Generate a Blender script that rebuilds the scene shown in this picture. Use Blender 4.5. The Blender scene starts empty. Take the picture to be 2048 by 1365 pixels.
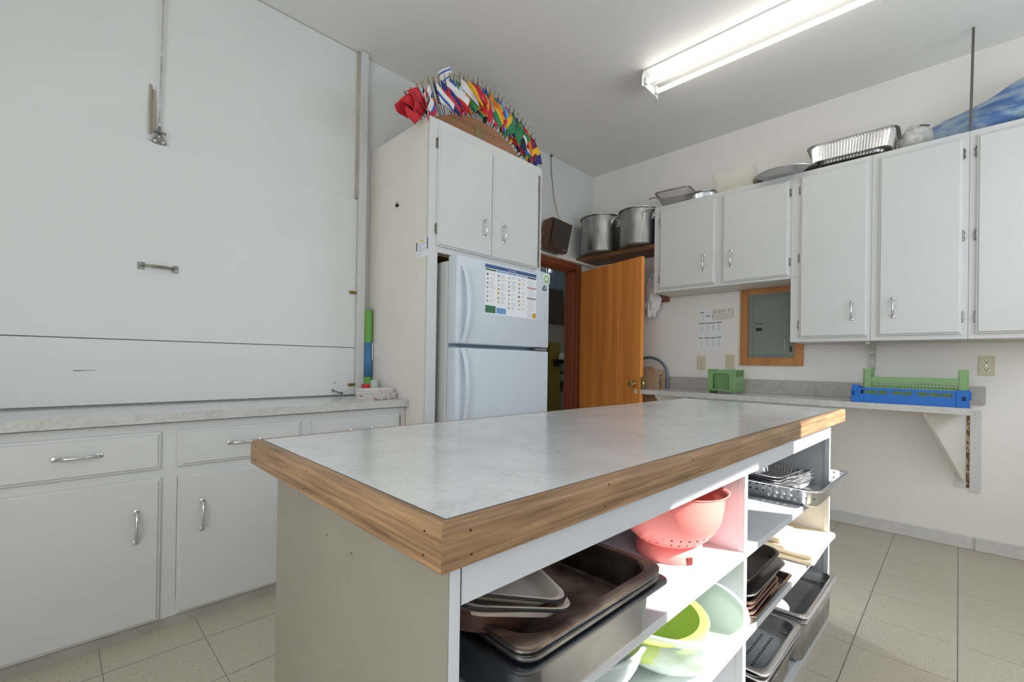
import bpy, bmesh, math, random
from mathutils import Vector, Matrix, noise
S = bpy.context.scene
COL = S.collection
PI = math.pi
random.seed(7)

# ------------------------------------------------------------------ camera
cam = bpy.data.cameras.new('camera'); co = bpy.data.objects.new('camera', cam); COL.objects.link(co)
S.camera = co
yaw, pitch, roll, fpx, ppx, ppy = math.radians(45.4364), math.radians(.237), math.radians(.873), 906.92, 1024.71, 722.37
F = Vector((math.sin(yaw)*math.cos(pitch), math.cos(yaw)*math.cos(pitch), math.sin(pitch)))
R0 = Vector((math.cos(yaw), -math.sin(yaw), 0)); U0 = R0.cross(F)
Rt = R0*math.cos(roll)+U0*math.sin(roll); Up = -R0*math.sin(roll)+U0*math.cos(roll)
m = Matrix((Rt, Up, -F)).transposed().to_4x4(); m.translation = Vector((-4.0112, -2.7842, 1.1134))
co.matrix_world = m
cam.sensor_fit = 'HORIZONTAL'; cam.sensor_width = 36
cam.lens = fpx/2048*36
cam.shift_x = (1024-ppx)/2048; cam.shift_y = (ppy-682.5)/2048
cam.clip_start = .02; cam.clip_end = 60

# ------------------------------------------------------------------ light
W = bpy.data.worlds.new('sky'); S.world = W; W.use_nodes = True
wn = W.node_tree.nodes; wn['Background'].inputs[0].default_value = (.62, .78, 1, 1); wn['Background'].inputs[1].default_value = .5
S.view_settings.view_transform = 'Standard'; S.view_settings.look = 'None'; S.view_settings.gamma = 1
S.view_settings.exposure = 0.09; S.view_settings.use_curve_mapping = False
S.cycles.use_denoising = True
S.cycles.max_bounces = 10; S.cycles.diffuse_bounces = 6; S.cycles.transparent_max_bounces = 12
S.cycles.sample_clamp_indirect = 6
S.cycles.caustics_reflective = False; S.cycles.caustics_refractive = False

def lamp(name, kind, loc, dirv, energy, color, size=None):
    l = bpy.data.lights.new(name, kind); l.energy = energy; l.color = color
    o = bpy.data.objects.new(name, l); COL.objects.link(o); o.location = loc
    o.rotation_euler = Vector(dirv).to_track_quat('-Z', 'Y').to_euler()
    if kind == 'AREA':
        l.shape = 'RECTANGLE'; l.size, l.size_y = size
    return o
EL = math.radians(38)
sun = lamp('sun', 'SUN', (0, -8, 8), (-.41*math.cos(EL), .912*math.cos(EL), -math.sin(EL)), 16, (1, .96, .9))
sun.data.angle = math.radians(.6)
SY = -4.0                                        # south wall plane, behind the camera
WINS = [(-2.36, -1.76, 1.12, 2.32), (-1.45, -.55, 1.5, 2.40), (-5.15, -4.05, 1.0, 2.3)]
for i, (a, b, c, d) in enumerate(WINS):
    lamp('daylight_window', 'AREA', ((a+b)/2, SY-.06, (c+d)/2), (0, 1, -.05), (11, 13, 12)[i], (.82, .91, 1), (b-a, d-c))
lamp('fill_light_west', 'AREA', (-5.34, -2.6, 1.75), (1, 0, .12), 25, (.97, .97, .97), (1.6, 1.2))  # area lamp added in an unseen west window to brighten the room

# ------------------------------------------------------------------ materials
MATS = {}
def mat(name, color, rough=.5, metal=0, noise_amt=0, noise_scale=8, bump=0, bump_scale=60, stretch=(1, 1, 1), color2=None, spec=.5, alpha=1, trans=0, ior=1.45, detail=4, sheen=0, ramp=None, coat=0, sss=0):
    if name in MATS: return MATS[name]
    M = bpy.data.materials.new(name); M.use_nodes = True; nt = M.node_tree; N = nt.nodes; L = nt.links
    P = N['Principled BSDF']; P.inputs['Base Color'].default_value = (*color, 1)
    P.inputs['Roughness'].default_value = rough; P.inputs['Metallic'].default_value = metal
    P.inputs['Specular IOR Level'].default_value = spec; P.inputs['Alpha'].default_value = alpha
    P.inputs['Transmission Weight'].default_value = trans; P.inputs['IOR'].default_value = ior
    P.inputs['Coat Weight'].default_value = coat
    if sss: P.inputs['Subsurface Weight'].default_value = sss; P.inputs['Subsurface Radius'].default_value = (.02, .02, .02); P.inputs['Subsurface Scale'].default_value = .5
    tc = N.new('ShaderNodeTexCoord'); mp = N.new('ShaderNodeMapping'); mp.inputs['Scale'].default_value = stretch
    L.new(tc.outputs['Object'], mp.inputs[0])
    if noise_amt or color2:
        n = N.new('ShaderNodeTexNoise'); n.inputs['Scale'].default_value = noise_scale; n.inputs['Detail'].default_value = detail
        L.new(mp.outputs[0], n.inputs['Vector'])
        r = N.new('ShaderNodeValToRGB'); L.new(n.outputs['Fac'], r.inputs[0])
        c2 = color2 or tuple(max(0, c*(1-noise_amt)) for c in color)
        lo, hi = ramp or (.3, .7)
        r.color_ramp.elements[0].position = lo; r.color_ramp.elements[0].color = (*c2, 1)
        r.color_ramp.elements[1].position = hi; r.color_ramp.elements[1].color = (*color, 1)
        L.new(r.outputs[0], P.inputs['Base Color'])
    if bump:
        n2 = N.new('ShaderNodeTexNoise'); n2.inputs['Scale'].default_value = bump_scale; n2.inputs['Detail'].default_value = 3
        L.new(mp.outputs[0], n2.inputs['Vector'])
        b = N.new('ShaderNodeBump'); b.inputs['Strength'].default_value = bump; b.inputs['Distance'].default_value = .002
        L.new(n2.outputs['Fac'], b.inputs['Height']); L.new(b.outputs[0], P.inputs['Normal'])
    MATS[name] = M; return M

def wood(name, c1, c2, axis, scale=14, rough=.4, ring=2.0, spec=.5):
    if name in MATS: return MATS[name]
    M = bpy.data.materials.new(name); M.use_nodes = True; nt = M.node_tree; N = nt.nodes; L = nt.links
    P = N['Principled BSDF']; P.inputs['Roughness'].default_value = rough; P.inputs['Specular IOR Level'].default_value = spec
    tc = N.new('ShaderNodeTexCoord'); mp = N.new('ShaderNodeMapping'); L.new(tc.outputs['Object'], mp.inputs[0])
    sc = [1, 1, 1]; sc[axis] = .035; mp.inputs['Scale'].default_value = sc
    n = N.new('ShaderNodeTexNoise'); n.inputs['Scale'].default_value = scale*3; n.inputs['Detail'].default_value = 8; n.inputs['Roughness'].default_value = .62
    n.inputs['Distortion'].default_value = ring*.3
    L.new(mp.outputs[0], n.inputs['Vector'])
    n3 = N.new('ShaderNodeTexNoise'); n3.inputs['Scale'].default_value = scale*.35; n3.inputs['Detail'].default_value = 3; L.new(mp.outputs[0], n3.inputs['Vector'])
    mx = N.new('ShaderNodeMath'); mx.operation = 'ADD'; L.new(n.outputs['Fac'], mx.inputs[0])
    m2 = N.new('ShaderNodeMath'); m2.operation = 'MULTIPLY'; m2.inputs[1].default_value = .55; L.new(n3.outputs['Fac'], m2.inputs[0]); L.new(m2.outputs[0], mx.inputs[1])
    r = N.new('ShaderNodeValToRGB'); L.new(mx.outputs[0], r.inputs[0])
    r.color_ramp.elements[0].position = .56; r.color_ramp.elements[0].color = (*c2, 1)
    r.color_ramp.elements[1].position = .92; r.color_ramp.elements[1].color = (*c1, 1)
    L.new(r.outputs[0], P.inputs['Base Color'])
    b = N.new('ShaderNodeBump'); b.inputs['Strength'].default_value = .25; b.inputs['Distance'].default_value = .001
    L.new(n.outputs['Fac'], b.inputs['Height']); L.new(b.outputs[0], P.inputs['Normal'])
    MATS[name] = M; return M

def marble(name, base, vein, scale=7, rough=.3, amt=.6):
    M = bpy.data.materials.new(name); M.use_nodes = True; nt = M.node_tree; N = nt.nodes; L = nt.links
    P = N['Principled BSDF']; P.inputs['Roughness'].default_value = rough
    tc = N.new('ShaderNodeTexCoord')
    n0 = N.new('ShaderNodeTexNoise'); n0.inputs['Scale'].default_value = scale; n0.inputs['Detail'].default_value = 6; n0.inputs['Distortion'].default_value = 1.5
    L.new(tc.outputs['Object'], n0.inputs['Vector'])
    a = N.new('ShaderNodeMath'); a.operation = 'SUBTRACT'; a.inputs[1].default_value = .5; L.new(n0.outputs['Fac'], a.inputs[0])
    b = N.new('ShaderNodeMath'); b.operation = 'ABSOLUTE'; L.new(a.outputs[0], b.inputs[0])
    r = N.new('ShaderNodeValToRGB'); L.new(b.outputs[0], r.inputs[0])
    r.color_ramp.elements[0].position = 0; r.color_ramp.elements[0].color = (*vein, 1)
    r.color_ramp.elements[1].position = .035; r.color_ramp.elements[1].color = (*base, 1)
    n1 = N.new('ShaderNodeTexNoise'); n1.inputs['Scale'].default_value = scale*.7; n1.inputs['Detail'].default_value = 5; L.new(tc.outputs['Object'], n1.inputs['Vector'])
    r1 = N.new('ShaderNodeValToRGB'); L.new(n1.outputs['Fac'], r1.inputs[0])
    r1.color_ramp.elements[0].position = .4; r1.color_ramp.elements[0].color = (*[x*.86 for x in base], 1)
    r1.color_ramp.elements[1].position = .62; r1.color_ramp.elements[1].color = (*base, 1)
    mx = N.new('ShaderNodeMix'); mx.data_type = 'RGBA'; mx.inputs[0].default_value = amt
    L.new(r1.outputs[0], mx.inputs[6]); L.new(r.outputs[0], mx.inputs[7]); L.new(mx.outputs[2], P.inputs['Base Color'])
    MATS[name] = M; return M

def emis(name, color, s):
    M = bpy.data.materials.new(name); M.use_nodes = True
    P = M.node_tree.nodes['Principled BSDF']; P.inputs['Base Color'].default_value = (.9, .9, .9, 1)
    P.inputs['Emission Color'].default_value = (*color, 1); P.inputs['Emission Strength'].default_value = s
    MATS[name] = M; return M

def perforated(name, src_kw, step, rad, lims, axes=(0, 1), cyl=False):
    """a material with a grid of real see-through holes inside the limits; every surface whose coordinates fall there is pierced"""
    M = mat(name, **src_kw); nt = M.node_tree; N = nt.nodes; L = nt.links; P = N['Principled BSDF']; out = N['Material Output']
    tc = N.new('ShaderNodeTexCoord'); sp = N.new('ShaderNodeSeparateXYZ'); L.new(tc.outputs['Object'], sp.inputs[0])
    def mth(op, a, b=None, c=None):
        n = N.new('ShaderNodeMath'); n.operation = op
        for i, v in enumerate((a, b, c)):
            if v is None: continue
            if isinstance(v, (int, float)): n.inputs[i].default_value = v
            else: L.new(v, n.inputs[i])
        return n.outputs[0]
    if cyl:
        ang = mth('MULTIPLY', mth('ARCTAN2', sp.outputs[1], sp.outputs[0]), cyl); cs = [ang, sp.outputs[2]]
    else: cs = [sp.outputs[a] for a in axes]
    d2 = None; ins = None
    for c, s in zip(cs, step):
        f = mth('SUBTRACT', mth('FRACT', mth('DIVIDE', c, s)), .5); f = mth('MULTIPLY', f, s); q = mth('MULTIPLY', f, f)
        d2 = q if d2 is None else mth('ADD', d2, q)
    hole = mth('LESS_THAN', mth('SQRT', d2), rad)
    for ax, lo, hi in lims:
        s_ = sp.outputs[ax]
        hole = mth('MULTIPLY', hole, mth('MULTIPLY', mth('GREATER_THAN', s_, lo), mth('LESS_THAN', s_, hi)))
    t = N.new('ShaderNodeBsdfTransparent'); mx = N.new('ShaderNodeMixShader')
    L.new(hole, mx.inputs[0]); L.new(P.outputs[0], mx.inputs[1]); L.new(t.outputs[0], mx.inputs[2]); L.new(mx.outputs[0], out.inputs[0])
    return M

WHITE = mat('white_gloss_paint', (.615, .62, .612), .38, noise_amt=.035, noise_scale=3, bump=.12, bump_scale=90)
CREAM = mat('off_white_paint', (.77, .74, .68), .5, noise_amt=.05, noise_scale=3, bump=.15, bump_scale=120)
WALLN = mat('white_wall_paint', (.69, .705, .695), .42, noise_amt=.05, noise_scale=1.6, bump=.1, bump_scale=70)
WALLE = mat('cream_wall_paint', (.84, .82, .775), .55, noise_amt=.05, noise_scale=2, bump=.15, bump_scale=80)
CEIL = mat('ceiling_paint', (.80, .795, .775), .5, noise_amt=.03, noise_scale=2, bump=.15, bump_scale=60)
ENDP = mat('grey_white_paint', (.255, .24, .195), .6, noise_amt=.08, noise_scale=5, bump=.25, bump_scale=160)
SHELFW = mat('shelf_white_paint', (.58, .60, .635), .45, noise_amt=.03, noise_scale=5)
KICK = mat('kick_paint', (.42, .40, .35), .6, noise_amt=.25, noise_scale=9)
FRIDGE = mat('appliance_white', (.60, .66, .72), .32, bump=.12, bump_scale=300)
FRSIDE = mat('appliance_grey_side', (.66, .68, .66), .45, bump=.2, bump_scale=300)
GASK = mat('gasket_blue_grey', (.22, .29, .35), .6)
CHROME = mat('chrome', (.75, .75, .76), .16, 1)
OLDCH = mat('worn_nickel', (.34, .33, .30), .35, 1, noise_amt=.5, noise_scale=80)
BRASS = mat('aged_brass', (.45, .32, .12), .4, 1, noise_amt=.6, noise_scale=90)
KNOB = mat('polished_brass', (.78, .60, .28), .18, 1)
STEEL = mat('stainless_steel', (.78, .78, .79), .26, 1, noise_amt=.18, noise_scale=14, bump=.05, bump_scale=200)
STEELD = mat('worn_steel', (.50, .49, .49), .34, 1, noise_amt=.4, noise_scale=18, bump=.1, bump_scale=90)
STEELB = mat('baked_on_steel', (.36, .29, .24), .38, 1, color2=(.16, .11, .09), noise_scale=13, ramp=(.4, .62))
ALU = mat('brushed_aluminium', (.52, .52, .51), .36, 1, noise_amt=.5, noise_scale=16, stretch=(1, 1, .35), ramp=(.3, .75))
ALUP = mat('spun_aluminium', (.58, .58, .58), .3, 1, noise_amt=.2, noise_scale=20)
FOIL = mat('aluminium_foil', (.80, .80, .81), .22, 1, bump=.5, bump_scale=110)
BLACK = mat('black_plastic', (.012, .012, .012), .5)
DARK = mat('dark_gap', (.02, .018, .015), .8)
OAKX = wood('oak_edging_long', (.37, .225, .115), (.12, .066, .03), 0, 40, .45, .3)
OAKY = wood('oak_edging_cross', (.37, .225, .115), (.12, .066, .03), 1, 40, .45, .3)
DOORW = wood('orange_stained_door', (.78, .29, .055), (.52, .165, .03), 2, 5, .42)
JAMB = wood('red_stained_jamb', (.26, .07, .025), (.15, .038, .014), 2, 8, .4)
SHW = wood('brown_shelf_wood', (.21, .095, .042), (.10, .045, .02), 1, 8, .5)
ARCW = wood('arched_board_wood', (.34, .15, .06), (.17, .07, .028), 0, 6, .4)
PANW = wood('panel_frame_wood', (.56, .25, .075), (.36, .15, .04), 2, 8, .4)
BRDW = wood('pale_bamboo', (.78, .66, .47), (.66, .52, .34), 1, 14, .5)
SPKW = wood('speaker_veneer', (.16, .07, .035), (.08, .035, .018), 2, 10, .45)
LAMI = marble('grey_marbled_laminate', (.63, .64, .64), (.52, .51, .50), 9, .15, .4)
LAME = marble('grey_marbled_edge', (.56, .555, .53), (.38, .37, .35), 16, .35, .55)
LAMS = marble('beige_marbled_splash', (.47, .45, .42), (.30, .28, .26), 22, .4, .6)
PAPER = mat('paper', (.80, .82, .85), .7)
CARD = mat('cardboard', (.40, .26, .155), .8, noise_amt=.12, noise_scale=20, stretch=(1, 1, .2))
CARD2 = mat('cardboard_dim', (.34, .21, .12), .8)
IVORY = mat('ivory_plastic', (.62, .56, .40), .45)
INK = mat('ink', (.05, .05, .06), .7)
GREYP = mat('breaker_grey', (.22, .25, .235), .45, bump=.1, bump_scale=200)
GREENP = mat('light_green_plastic', (.19, .34, .145), .4)
BLUEP = mat('royal_blue_plastic', (.004, .13, .50), .42)
PINK = mat('coral_plastic', (.90, .26, .23), .35, sss=.15)
LIME = mat('lime_plastic', (.48, .62, .14), .35, sss=.2)
CLEAR = mat('frosted_clear_plastic', (.80, .90, .90), .22, alpha=.42, spec=.7)
CLEARY = mat('yellowed_clear_plastic', (.82, .80, .66), .25, alpha=.16, spec=.6)
BAGC = mat('clear_film', (.75, .74, .70), .25, alpha=.55, spec=.9, bump=1, bump_scale=60)
BAGB = mat('blue_film', (.34, .50, .64), .3, alpha=.55, spec=.8, color2=(.02, .15, .50), noise_scale=11, stretch=(1, .5, 1.6), ramp=(.42, .56), bump=1, bump_scale=30)
BAGW = mat('white_film', (.80, .80, .78), .35, alpha=.85, spec=.7, bump=.8, bump_scale=60)
ENAM = mat('brown_enamel', (.10, .045, .03), .3, noise_amt=.4, noise_scale=60)
ENAMD = mat('dark_bakeware', (.14, .115, .105), .42, .5, noise_amt=.4, noise_scale=9)
CERAM = mat('cream_enamel', (.66, .58, .50), .3, color2=(.48, .36, .27), noise_scale=5, ramp=(.25, .6))
SHEET = mat('sheet_metal_tan', (.42, .36, .32), .32, 1, noise_amt=.5, noise_scale=10)
COPPER = mat('copper_rim', (.45, .24, .18), .35, .9)

def floor_mat():
    M = bpy.data.materials.new('vinyl_tiles'); M.use_nodes = True; nt = M.node_tree; N = nt.nodes; L = nt.links; P = N['Principled BSDF']
    P.inputs['Roughness'].default_value = .34
    tc = N.new('ShaderNodeTexCoord'); sp = N.new('ShaderNodeSeparateXYZ'); L.new(tc.outputs['Object'], sp.inputs[0])
    def mth(op, a, b=None):
        n = N.new('ShaderNodeMath'); n.operation = op
        for i, v in enumerate((a, b)):
            if v is None: continue
            if isinstance(v, (int, float)): n.inputs[i].default_value = v
            else: L.new(v, n.inputs[i])
        return n.outputs[0]
    T = .3048
    u = mth('DIVIDE', mth('SUBTRACT', sp.outputs[0], -1.4333+T*40), T); v = mth('DIVIDE', mth('SUBTRACT', sp.outputs[1], -2.4847), T)
    fu = mth('ABSOLUTE', mth('SUBTRACT', mth('FRACT', u), .5)); fv = mth('ABSOLUTE', mth('SUBTRACT', mth('FRACT', v), .5))
    ln = mth('MAXIMUM', mth('GREATER_THAN', fu, .4962), mth('GREATER_THAN', fv, .4942))
    par = mth('FRACT', mth('MULTIPLY', mth('ADD', mth('FLOOR', u), mth('FLOOR', v)), .5))
    par = mth('GREATER_THAN', mth('ABSOLUTE', par), .25)
    def flecks(sx, sy):
        mp = N.new('ShaderNodeMapping'); mp.inputs['Scale'].default_value = (sx, sy, 1); L.new(tc.outputs['Object'], mp.inputs[0])
        n = N.new('ShaderNodeTexNoise'); n.inputs['Scale'].default_value = 1; n.inputs['Detail'].default_value = 2; L.new(mp.outputs[0], n.inputs['Vector'])
        r = N.new('ShaderNodeValToRGB'); L.new(n.outputs['Fac'], r.inputs[0])
        r.color_ramp.elements[0].position = .29; r.color_ramp.elements[0].color = (.20, .175, .14, 1)
        r.color_ramp.elements[1].position = .40; r.color_ramp.elements[1].color = (.52, .465, .375, 1)
        return r.outputs[0]
    a = flecks(90, 230); b = flecks(230, 90)
    mx = N.new('ShaderNodeMix'); mx.data_type = 'RGBA'; L.new(par, mx.inputs[0]); L.new(a, mx.inputs[6]); L.new(b, mx.inputs[7])
    my = N.new('ShaderNodeMix'); my.data_type = 'RGBA'; L.new(ln, my.inputs[0]); L.new(mx.outputs[2], my.inputs[6]); my.inputs[7].default_value = (.14, .125, .105, 1)
    L.new(my.outputs[2], P.inputs['Base Color']); return M
FLOORM = floor_mat()

# ------------------------------------------------------------------ mesh helpers
def new(): return bmesh.new()
def box(bm, x0, x1, y0, y1, z0, z1, bev=0, seg=2):
    vs = [bm.verts.new((x, y, z)) for x in (x0, x1) for y in (y0, y1) for z in (z0, z1)]
    fs = [bm.faces.new([vs[i] for i in q]) for q in ((0, 1, 3, 2), (4, 6, 7, 5), (0, 4, 5, 1), (2, 3, 7, 6), (0, 2, 6, 4), (1, 5, 7, 3))]
    if bev:
        es = list({e for f in fs for e in f.edges})
        bmesh.ops.bevel(bm, geom=es, offset=bev, segments=seg, affect='EDGES', profile=.5)
    return vs
def rr(w, l, r, z, cx=0, cy=0, n=5):
    pts = []
    r = min(r, w/2-1e-4, l/2-1e-4)
    for k, (sx, sy) in enumerate(((1, 1), (-1, 1), (-1, -1), (1, -1))):
        for i in range(n+1):
            a = PI/2*k+PI/2*i/n
            pts.append(Vector((cx+sx*(w/2-r)+r*math.cos(a), cy+sy*(l/2-r)+r*math.sin(a), z)))
    return pts
def circ(r, z, n=32, cx=0, cy=0, ry=None):
    return [Vector((cx+r*math.cos(2*PI*i/n), cy+(ry or r)*math.sin(2*PI*i/n), z)) for i in range(n)]
def loft(bm, rings, cap0=False, cap1=False, close=True):
    R = [[bm.verts.new(p) for p in r] for r in rings]
    for a, b in zip(R, R[1:]):
        n = len(a)
        for i in range(n if close else n-1):
            j = (i+1) % n
            bm.faces.new((a[i], a[j], b[j], b[i]))
    if cap0: bm.faces.new(R[0][::-1])
    if cap1: bm.faces.new(R[-1])
    return R
def tube(bm, path, r, n=8, caps=True, ry=None):
    path = [Vector(p) for p in path]; rings = []
    up = Vector((0, 0, 1))
    prev = None
    for i, p in enumerate(path):
        t = (path[min(i+1, len(path)-1)]-path[max(i-1, 0)]).normalized()
        if prev is None:
            a = t.cross(up)
            if a.length < .1: a = t.cross(Vector((1, 0, 0)))
        else: a = prev-t*prev.dot(t)
        a.normalize(); prev = a; b = t.cross(a).normalized()
        rad = r[i] if isinstance(r, (list, tuple)) else r
        rb = ry if ry else rad
        rings.append([p+a*rad*math.cos(2*PI*k/n)+b*rb*math.sin(2*PI*k/n) for k in range(n)])
    loft(bm, rings, caps, caps)
def prism(bm, pts, d0, d1, axis='y'):
    """polygon extruded along an axis; pts are the two other coordinates"""
    def P(a, b, d): return {'y': (a, d, b), 'x': (d, a, b), 'z': (a, b, d)}[axis]
    A = [bm.verts.new(P(a, b, d0)) for a, b in pts]; B = [bm.verts.new(P(a, b, d1)) for a, b in pts]
    bm.faces.new(A); bm.faces.new(B[::-1])
    for i in range(len(A)):
        j = (i+1) % len(A); bm.faces.new((A[i], B[i], B[j], A[j]))
def obj(name, bm, m, parent=None, smooth=None, solid=0, loc=None, rot=None, sub=0, mats=None, offset=0):
    bmesh.ops.recalc_face_normals(bm, faces=bm.faces)
    me = bpy.data.meshes.new(name); bm.to_mesh(me); bm.free()
    for mm in (mats or [m]): me.materials.append(mm)
    o = bpy.data.objects.new(name, me); COL.objects.link(o)
    if parent: o.parent = parent
    if loc: o.location = loc
    if rot: o.rotation_euler = rot
    if smooth is not None:
        for p in me.polygons: p.use_smooth = True
        me.set_sharp_from_angle(angle=math.radians(smooth))
    if sub:
        s = o.modifiers.new('sub', 'SUBSURF'); s.levels = sub; s.render_levels = sub
    if solid:
        s = o.modifiers.new('solid', 'SOLIDIFY'); s.thickness = solid; s.offset = offset
    return o
def tag(o, label, cat, group=None):
    o['label'] = label; o['category'] = cat
    if group: o['group'] = group
    return o
def thing(name, label, cat, loc=(0, 0, 0), rot=0, group=None, frame=None):
    o = bpy.data.objects.new(name, None); COL.objects.link(o); o.empty_display_size = .05
    r = rot if isinstance(rot, (tuple, list)) else (0, 0, rot)
    M = Matrix.Translation(loc) @ Matrix.Rotation(r[2], 4, 'Z') @ Matrix.Rotation(r[1], 4, 'Y') @ Matrix.Rotation(r[0], 4, 'X')
    if frame: M = frame @ M
    o.matrix_world = M
    tag(o, label, cat, group); return o
def struct(name, bm, m, parent=None, **k):
    o = obj(name, bm, m, parent, **k)
    if not parent: o['kind'] = 'structure'
    return o
def copy_tree(o, parent=None):
    c = o.copy(); COL.objects.link(c); c.parent = parent
    for ch in list(o.children): copy_tree(ch, c)
    return c
def dup(src, label, loc, rot=0, group=None, frame=None):
    c = copy_tree(src)
    r = rot if isinstance(rot, (tuple, list)) else (0, 0, rot)
    M = Matrix.Translation(loc) @ Matrix.Rotation(r[2], 4, 'Z') @ Matrix.Rotation(r[1], 4, 'Y') @ Matrix.Rotation(r[0], 4, 'X')
    if frame: M = frame @ M
    c.matrix_world = M; c['label'] = label
    if group: c['group'] = group
    return c
def text_mesh(name, s, size, m, parent, loc, rot, depth=.0004, align='CENTER', sx=1):
    cu = bpy.data.curves.new(name, 'FONT'); cu.body = s; cu.size = size; cu.extrude = depth; cu.align_x = align; cu.align_y = 'CENTER'
    tmp = bpy.data.objects.new('tmp', cu); COL.objects.link(tmp); bpy.context.view_layer.update()
    me = bpy.data.meshes.new_from_object(tmp.evaluated_get(bpy.context.evaluated_depsgraph_get()))
    bpy.data.objects.remove(tmp); me.name = name; me.materials.clear(); me.materials.append(m)
    o = bpy.data.objects.new(name, me); COL.objects.link(o); o.parent = parent; o.location = loc; o.rotation_euler = rot; o.scale = (sx, 1, 1)
    return o

# ------------------------------------------------------------------ the room
ZC = 3.095; XW = -5.3
T = .12
bm = new(); box(bm, XW-T, T, SY-T, .0, -.1, 0); struct('floor', bm, FLOORM)
bm = new(); box(bm, XW-T, T, SY-T, T, ZC, ZC+.1); struct('ceiling', bm, CEIL)
DX0, DX1, DZ = -1.10, -.285, 2.075     # door opening
bm = new(); box(bm, XW, DX0, 0, T, 0, ZC); box(bm, DX0, DX1, 0, T, DZ, ZC); box(bm, DX1, T, 0, T, 0, ZC); struct('wall_north', bm, WALLN)
bm = new(); box(bm, 0, T, SY-T, 0, 0, ZC); struct('wall_east', bm, WALLE)
bm = new(); box(bm, XW-T, XW, SY-T, -3.4, 0, ZC); box(bm, XW-T, XW, -1.8, T, 0, ZC); box(bm, XW-T, XW, -3.4, -1.8, 0, 1.15); box(bm, XW-T, XW, -3.4, -1.8, 2.35, ZC); struct('wall_west', bm, WALLN)
bm = new(); xs = [XW]
for a, b, c, d in sorted(WINS):
    box(bm, xs[-1], a, SY-T, SY, 0, ZC); box(bm, a, b, SY-T, SY, 0, c); box(bm, a, b, SY-T, SY, d, ZC); xs.append(b)
box(bm, xs[-1], 0, SY-T, SY, 0, ZC); struct('wall_south', bm, WALLE)
def wframe(name, a, b, c, d, axis='y'):
    bm = new(); w = .045
    for r in ((a-w, b+w, c-w, c), (a-w, b+w, d, d+w), (a-w, a, c, d), (b, b+w, c, d)):
        if axis == 'y': box(bm, r[0], r[1], SY, SY+.02, r[2], r[3], .003)
        else: box(bm, XW, XW+.02, r[0], r[1], r[2], r[3], .003)
    struct(name, bm, WHITE)
for i, wv in enumerate(WINS): wframe('window_%d' % (i+1), *wv)
wframe('window_4', -3.4, -1.8, 1.15, 2.35, 'x')  # unseen window, added along with its fill lamp
# baseboard in two lengths with the open joint between
def board(y0, y1, name):
    bm = new(); box(bm, -.016, 0, y0, y1, 0, .082, .004); return bm
b1 = struct('baseboard_east', board(-2.853, -.9, ''), mat('scuffed_white', (.66, .66, .63), .5, noise_amt=.12, noise_scale=24))
b2 = struct('baseboard_east', board(SY, -2.862, ''), MATS['scuffed_white'])
# door frame, ledge and leaf
bm = new(); w = .05
box(bm, DX1-.004, DX1+.07, -.022, .0, 0, DZ+.045, .003); box(bm, DX0-.07, DX0+.004, -.022, 0, 0, DZ+.045, .003); box(bm, DX0+.004, DX1-.004, -.022, 0, DZ-.008, DZ+.045, .003)
box(bm, DX1-.022, DX1, 0, T, 0, DZ); box(bm, DX0, DX0+.022, 0, T, 0, DZ); box(bm, DX0, DX1, 0, T, DZ-.022, DZ)
box(bm, DX1-.034, DX1-.022, .045, .075, 0, DZ-.022); box(bm, DX0, DX1, .045, .075, DZ-.034, DZ-.022)
struct('trim_1', bm, JAMB)
bm = new(); box(bm, -1.56, -.001, -.065, -.001, 2.121, 2.1425, .002); box(bm, -1.56, -.302, -.018, -.001, 2.1427, 2.175)
struct('trim_2', bm, CREAM)
leaf_ang = math.atan2(-.795, -.225)
bm = new(); box(bm, 0, .835, -.018, .018, .012, 2.045, .002)
dl = struct('door_1', bm, DOORW, loc=(-.238, -.045, 0), rot=(0, 0, leaf_ang))
bm = new()
for s in (-1, 1):
    loft(bm, [[Vector((p.x, s*p.z, p.y)) for p in circ(r, z, 20)] for r, z in ((.031, .018), (.031, .022), (.013, .025), (.012, .045), (.024, .052), (.029, .063), (.027, .074), (.012, .079), (.006, .077))], False, True)
k = obj('door_knob', bm, KNOB, dl, 40, loc=(.775, 0, .95)); k['label'] = 'polished brass door knob'
bm = new(); box(bm, .8345, .8365, -.012, .012, .89, 1.01); obj('latch_plate', bm, BRASS, dl)
bm = new()
for z in (.25, 1.8): tube(bm, [(-.004, .02, z-.05), (-.004, .02, z+.05)], .006)
obj('door_hinge', bm, BRASS, dl)

# ------------------------------------------------------------------ cabinet fittings
def slab(w, h, t=.019, lip=.008):
    """overlay door or drawer front, lower left corner at origin, facing -y"""
    bm = new()
    def ring(i, y): return [Vector((i, y, i)), Vector((w-i, y, i)), Vector((w-i, y, h-i)), Vector((i, y, h-i))]
    loft(bm, [ring(0, 0), ring(0, -t*.45), ring(.0025, -t*.6), ring(lip, -t*.62), ring(lip+.003, -t*.9), ring(lip+.005, -t)], True, True)
    return bm
def pull(L=.1, out=.026, w=.0055):
    """arched chrome pull along z, centred, feet on y=0"""
    bm = new(); n = 12; path = []; rad = []
    for i in range(n+1):
        t = i/n; z = (t-.5)*(L-.014); path.append((0, -out*math.sin(PI*t)**.55*.95-.002, z)); rad.append(w*(.75+.35*abs(2*t-1)))
    tube(bm, path, rad, 8)
    for s in (-1, 1):
        zc = s*(L/2-.003)
        box(bm, -.0085, .0085, -.0045, 0, zc-.0095, zc+.0095, .0015, 1)
    return bm
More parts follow.
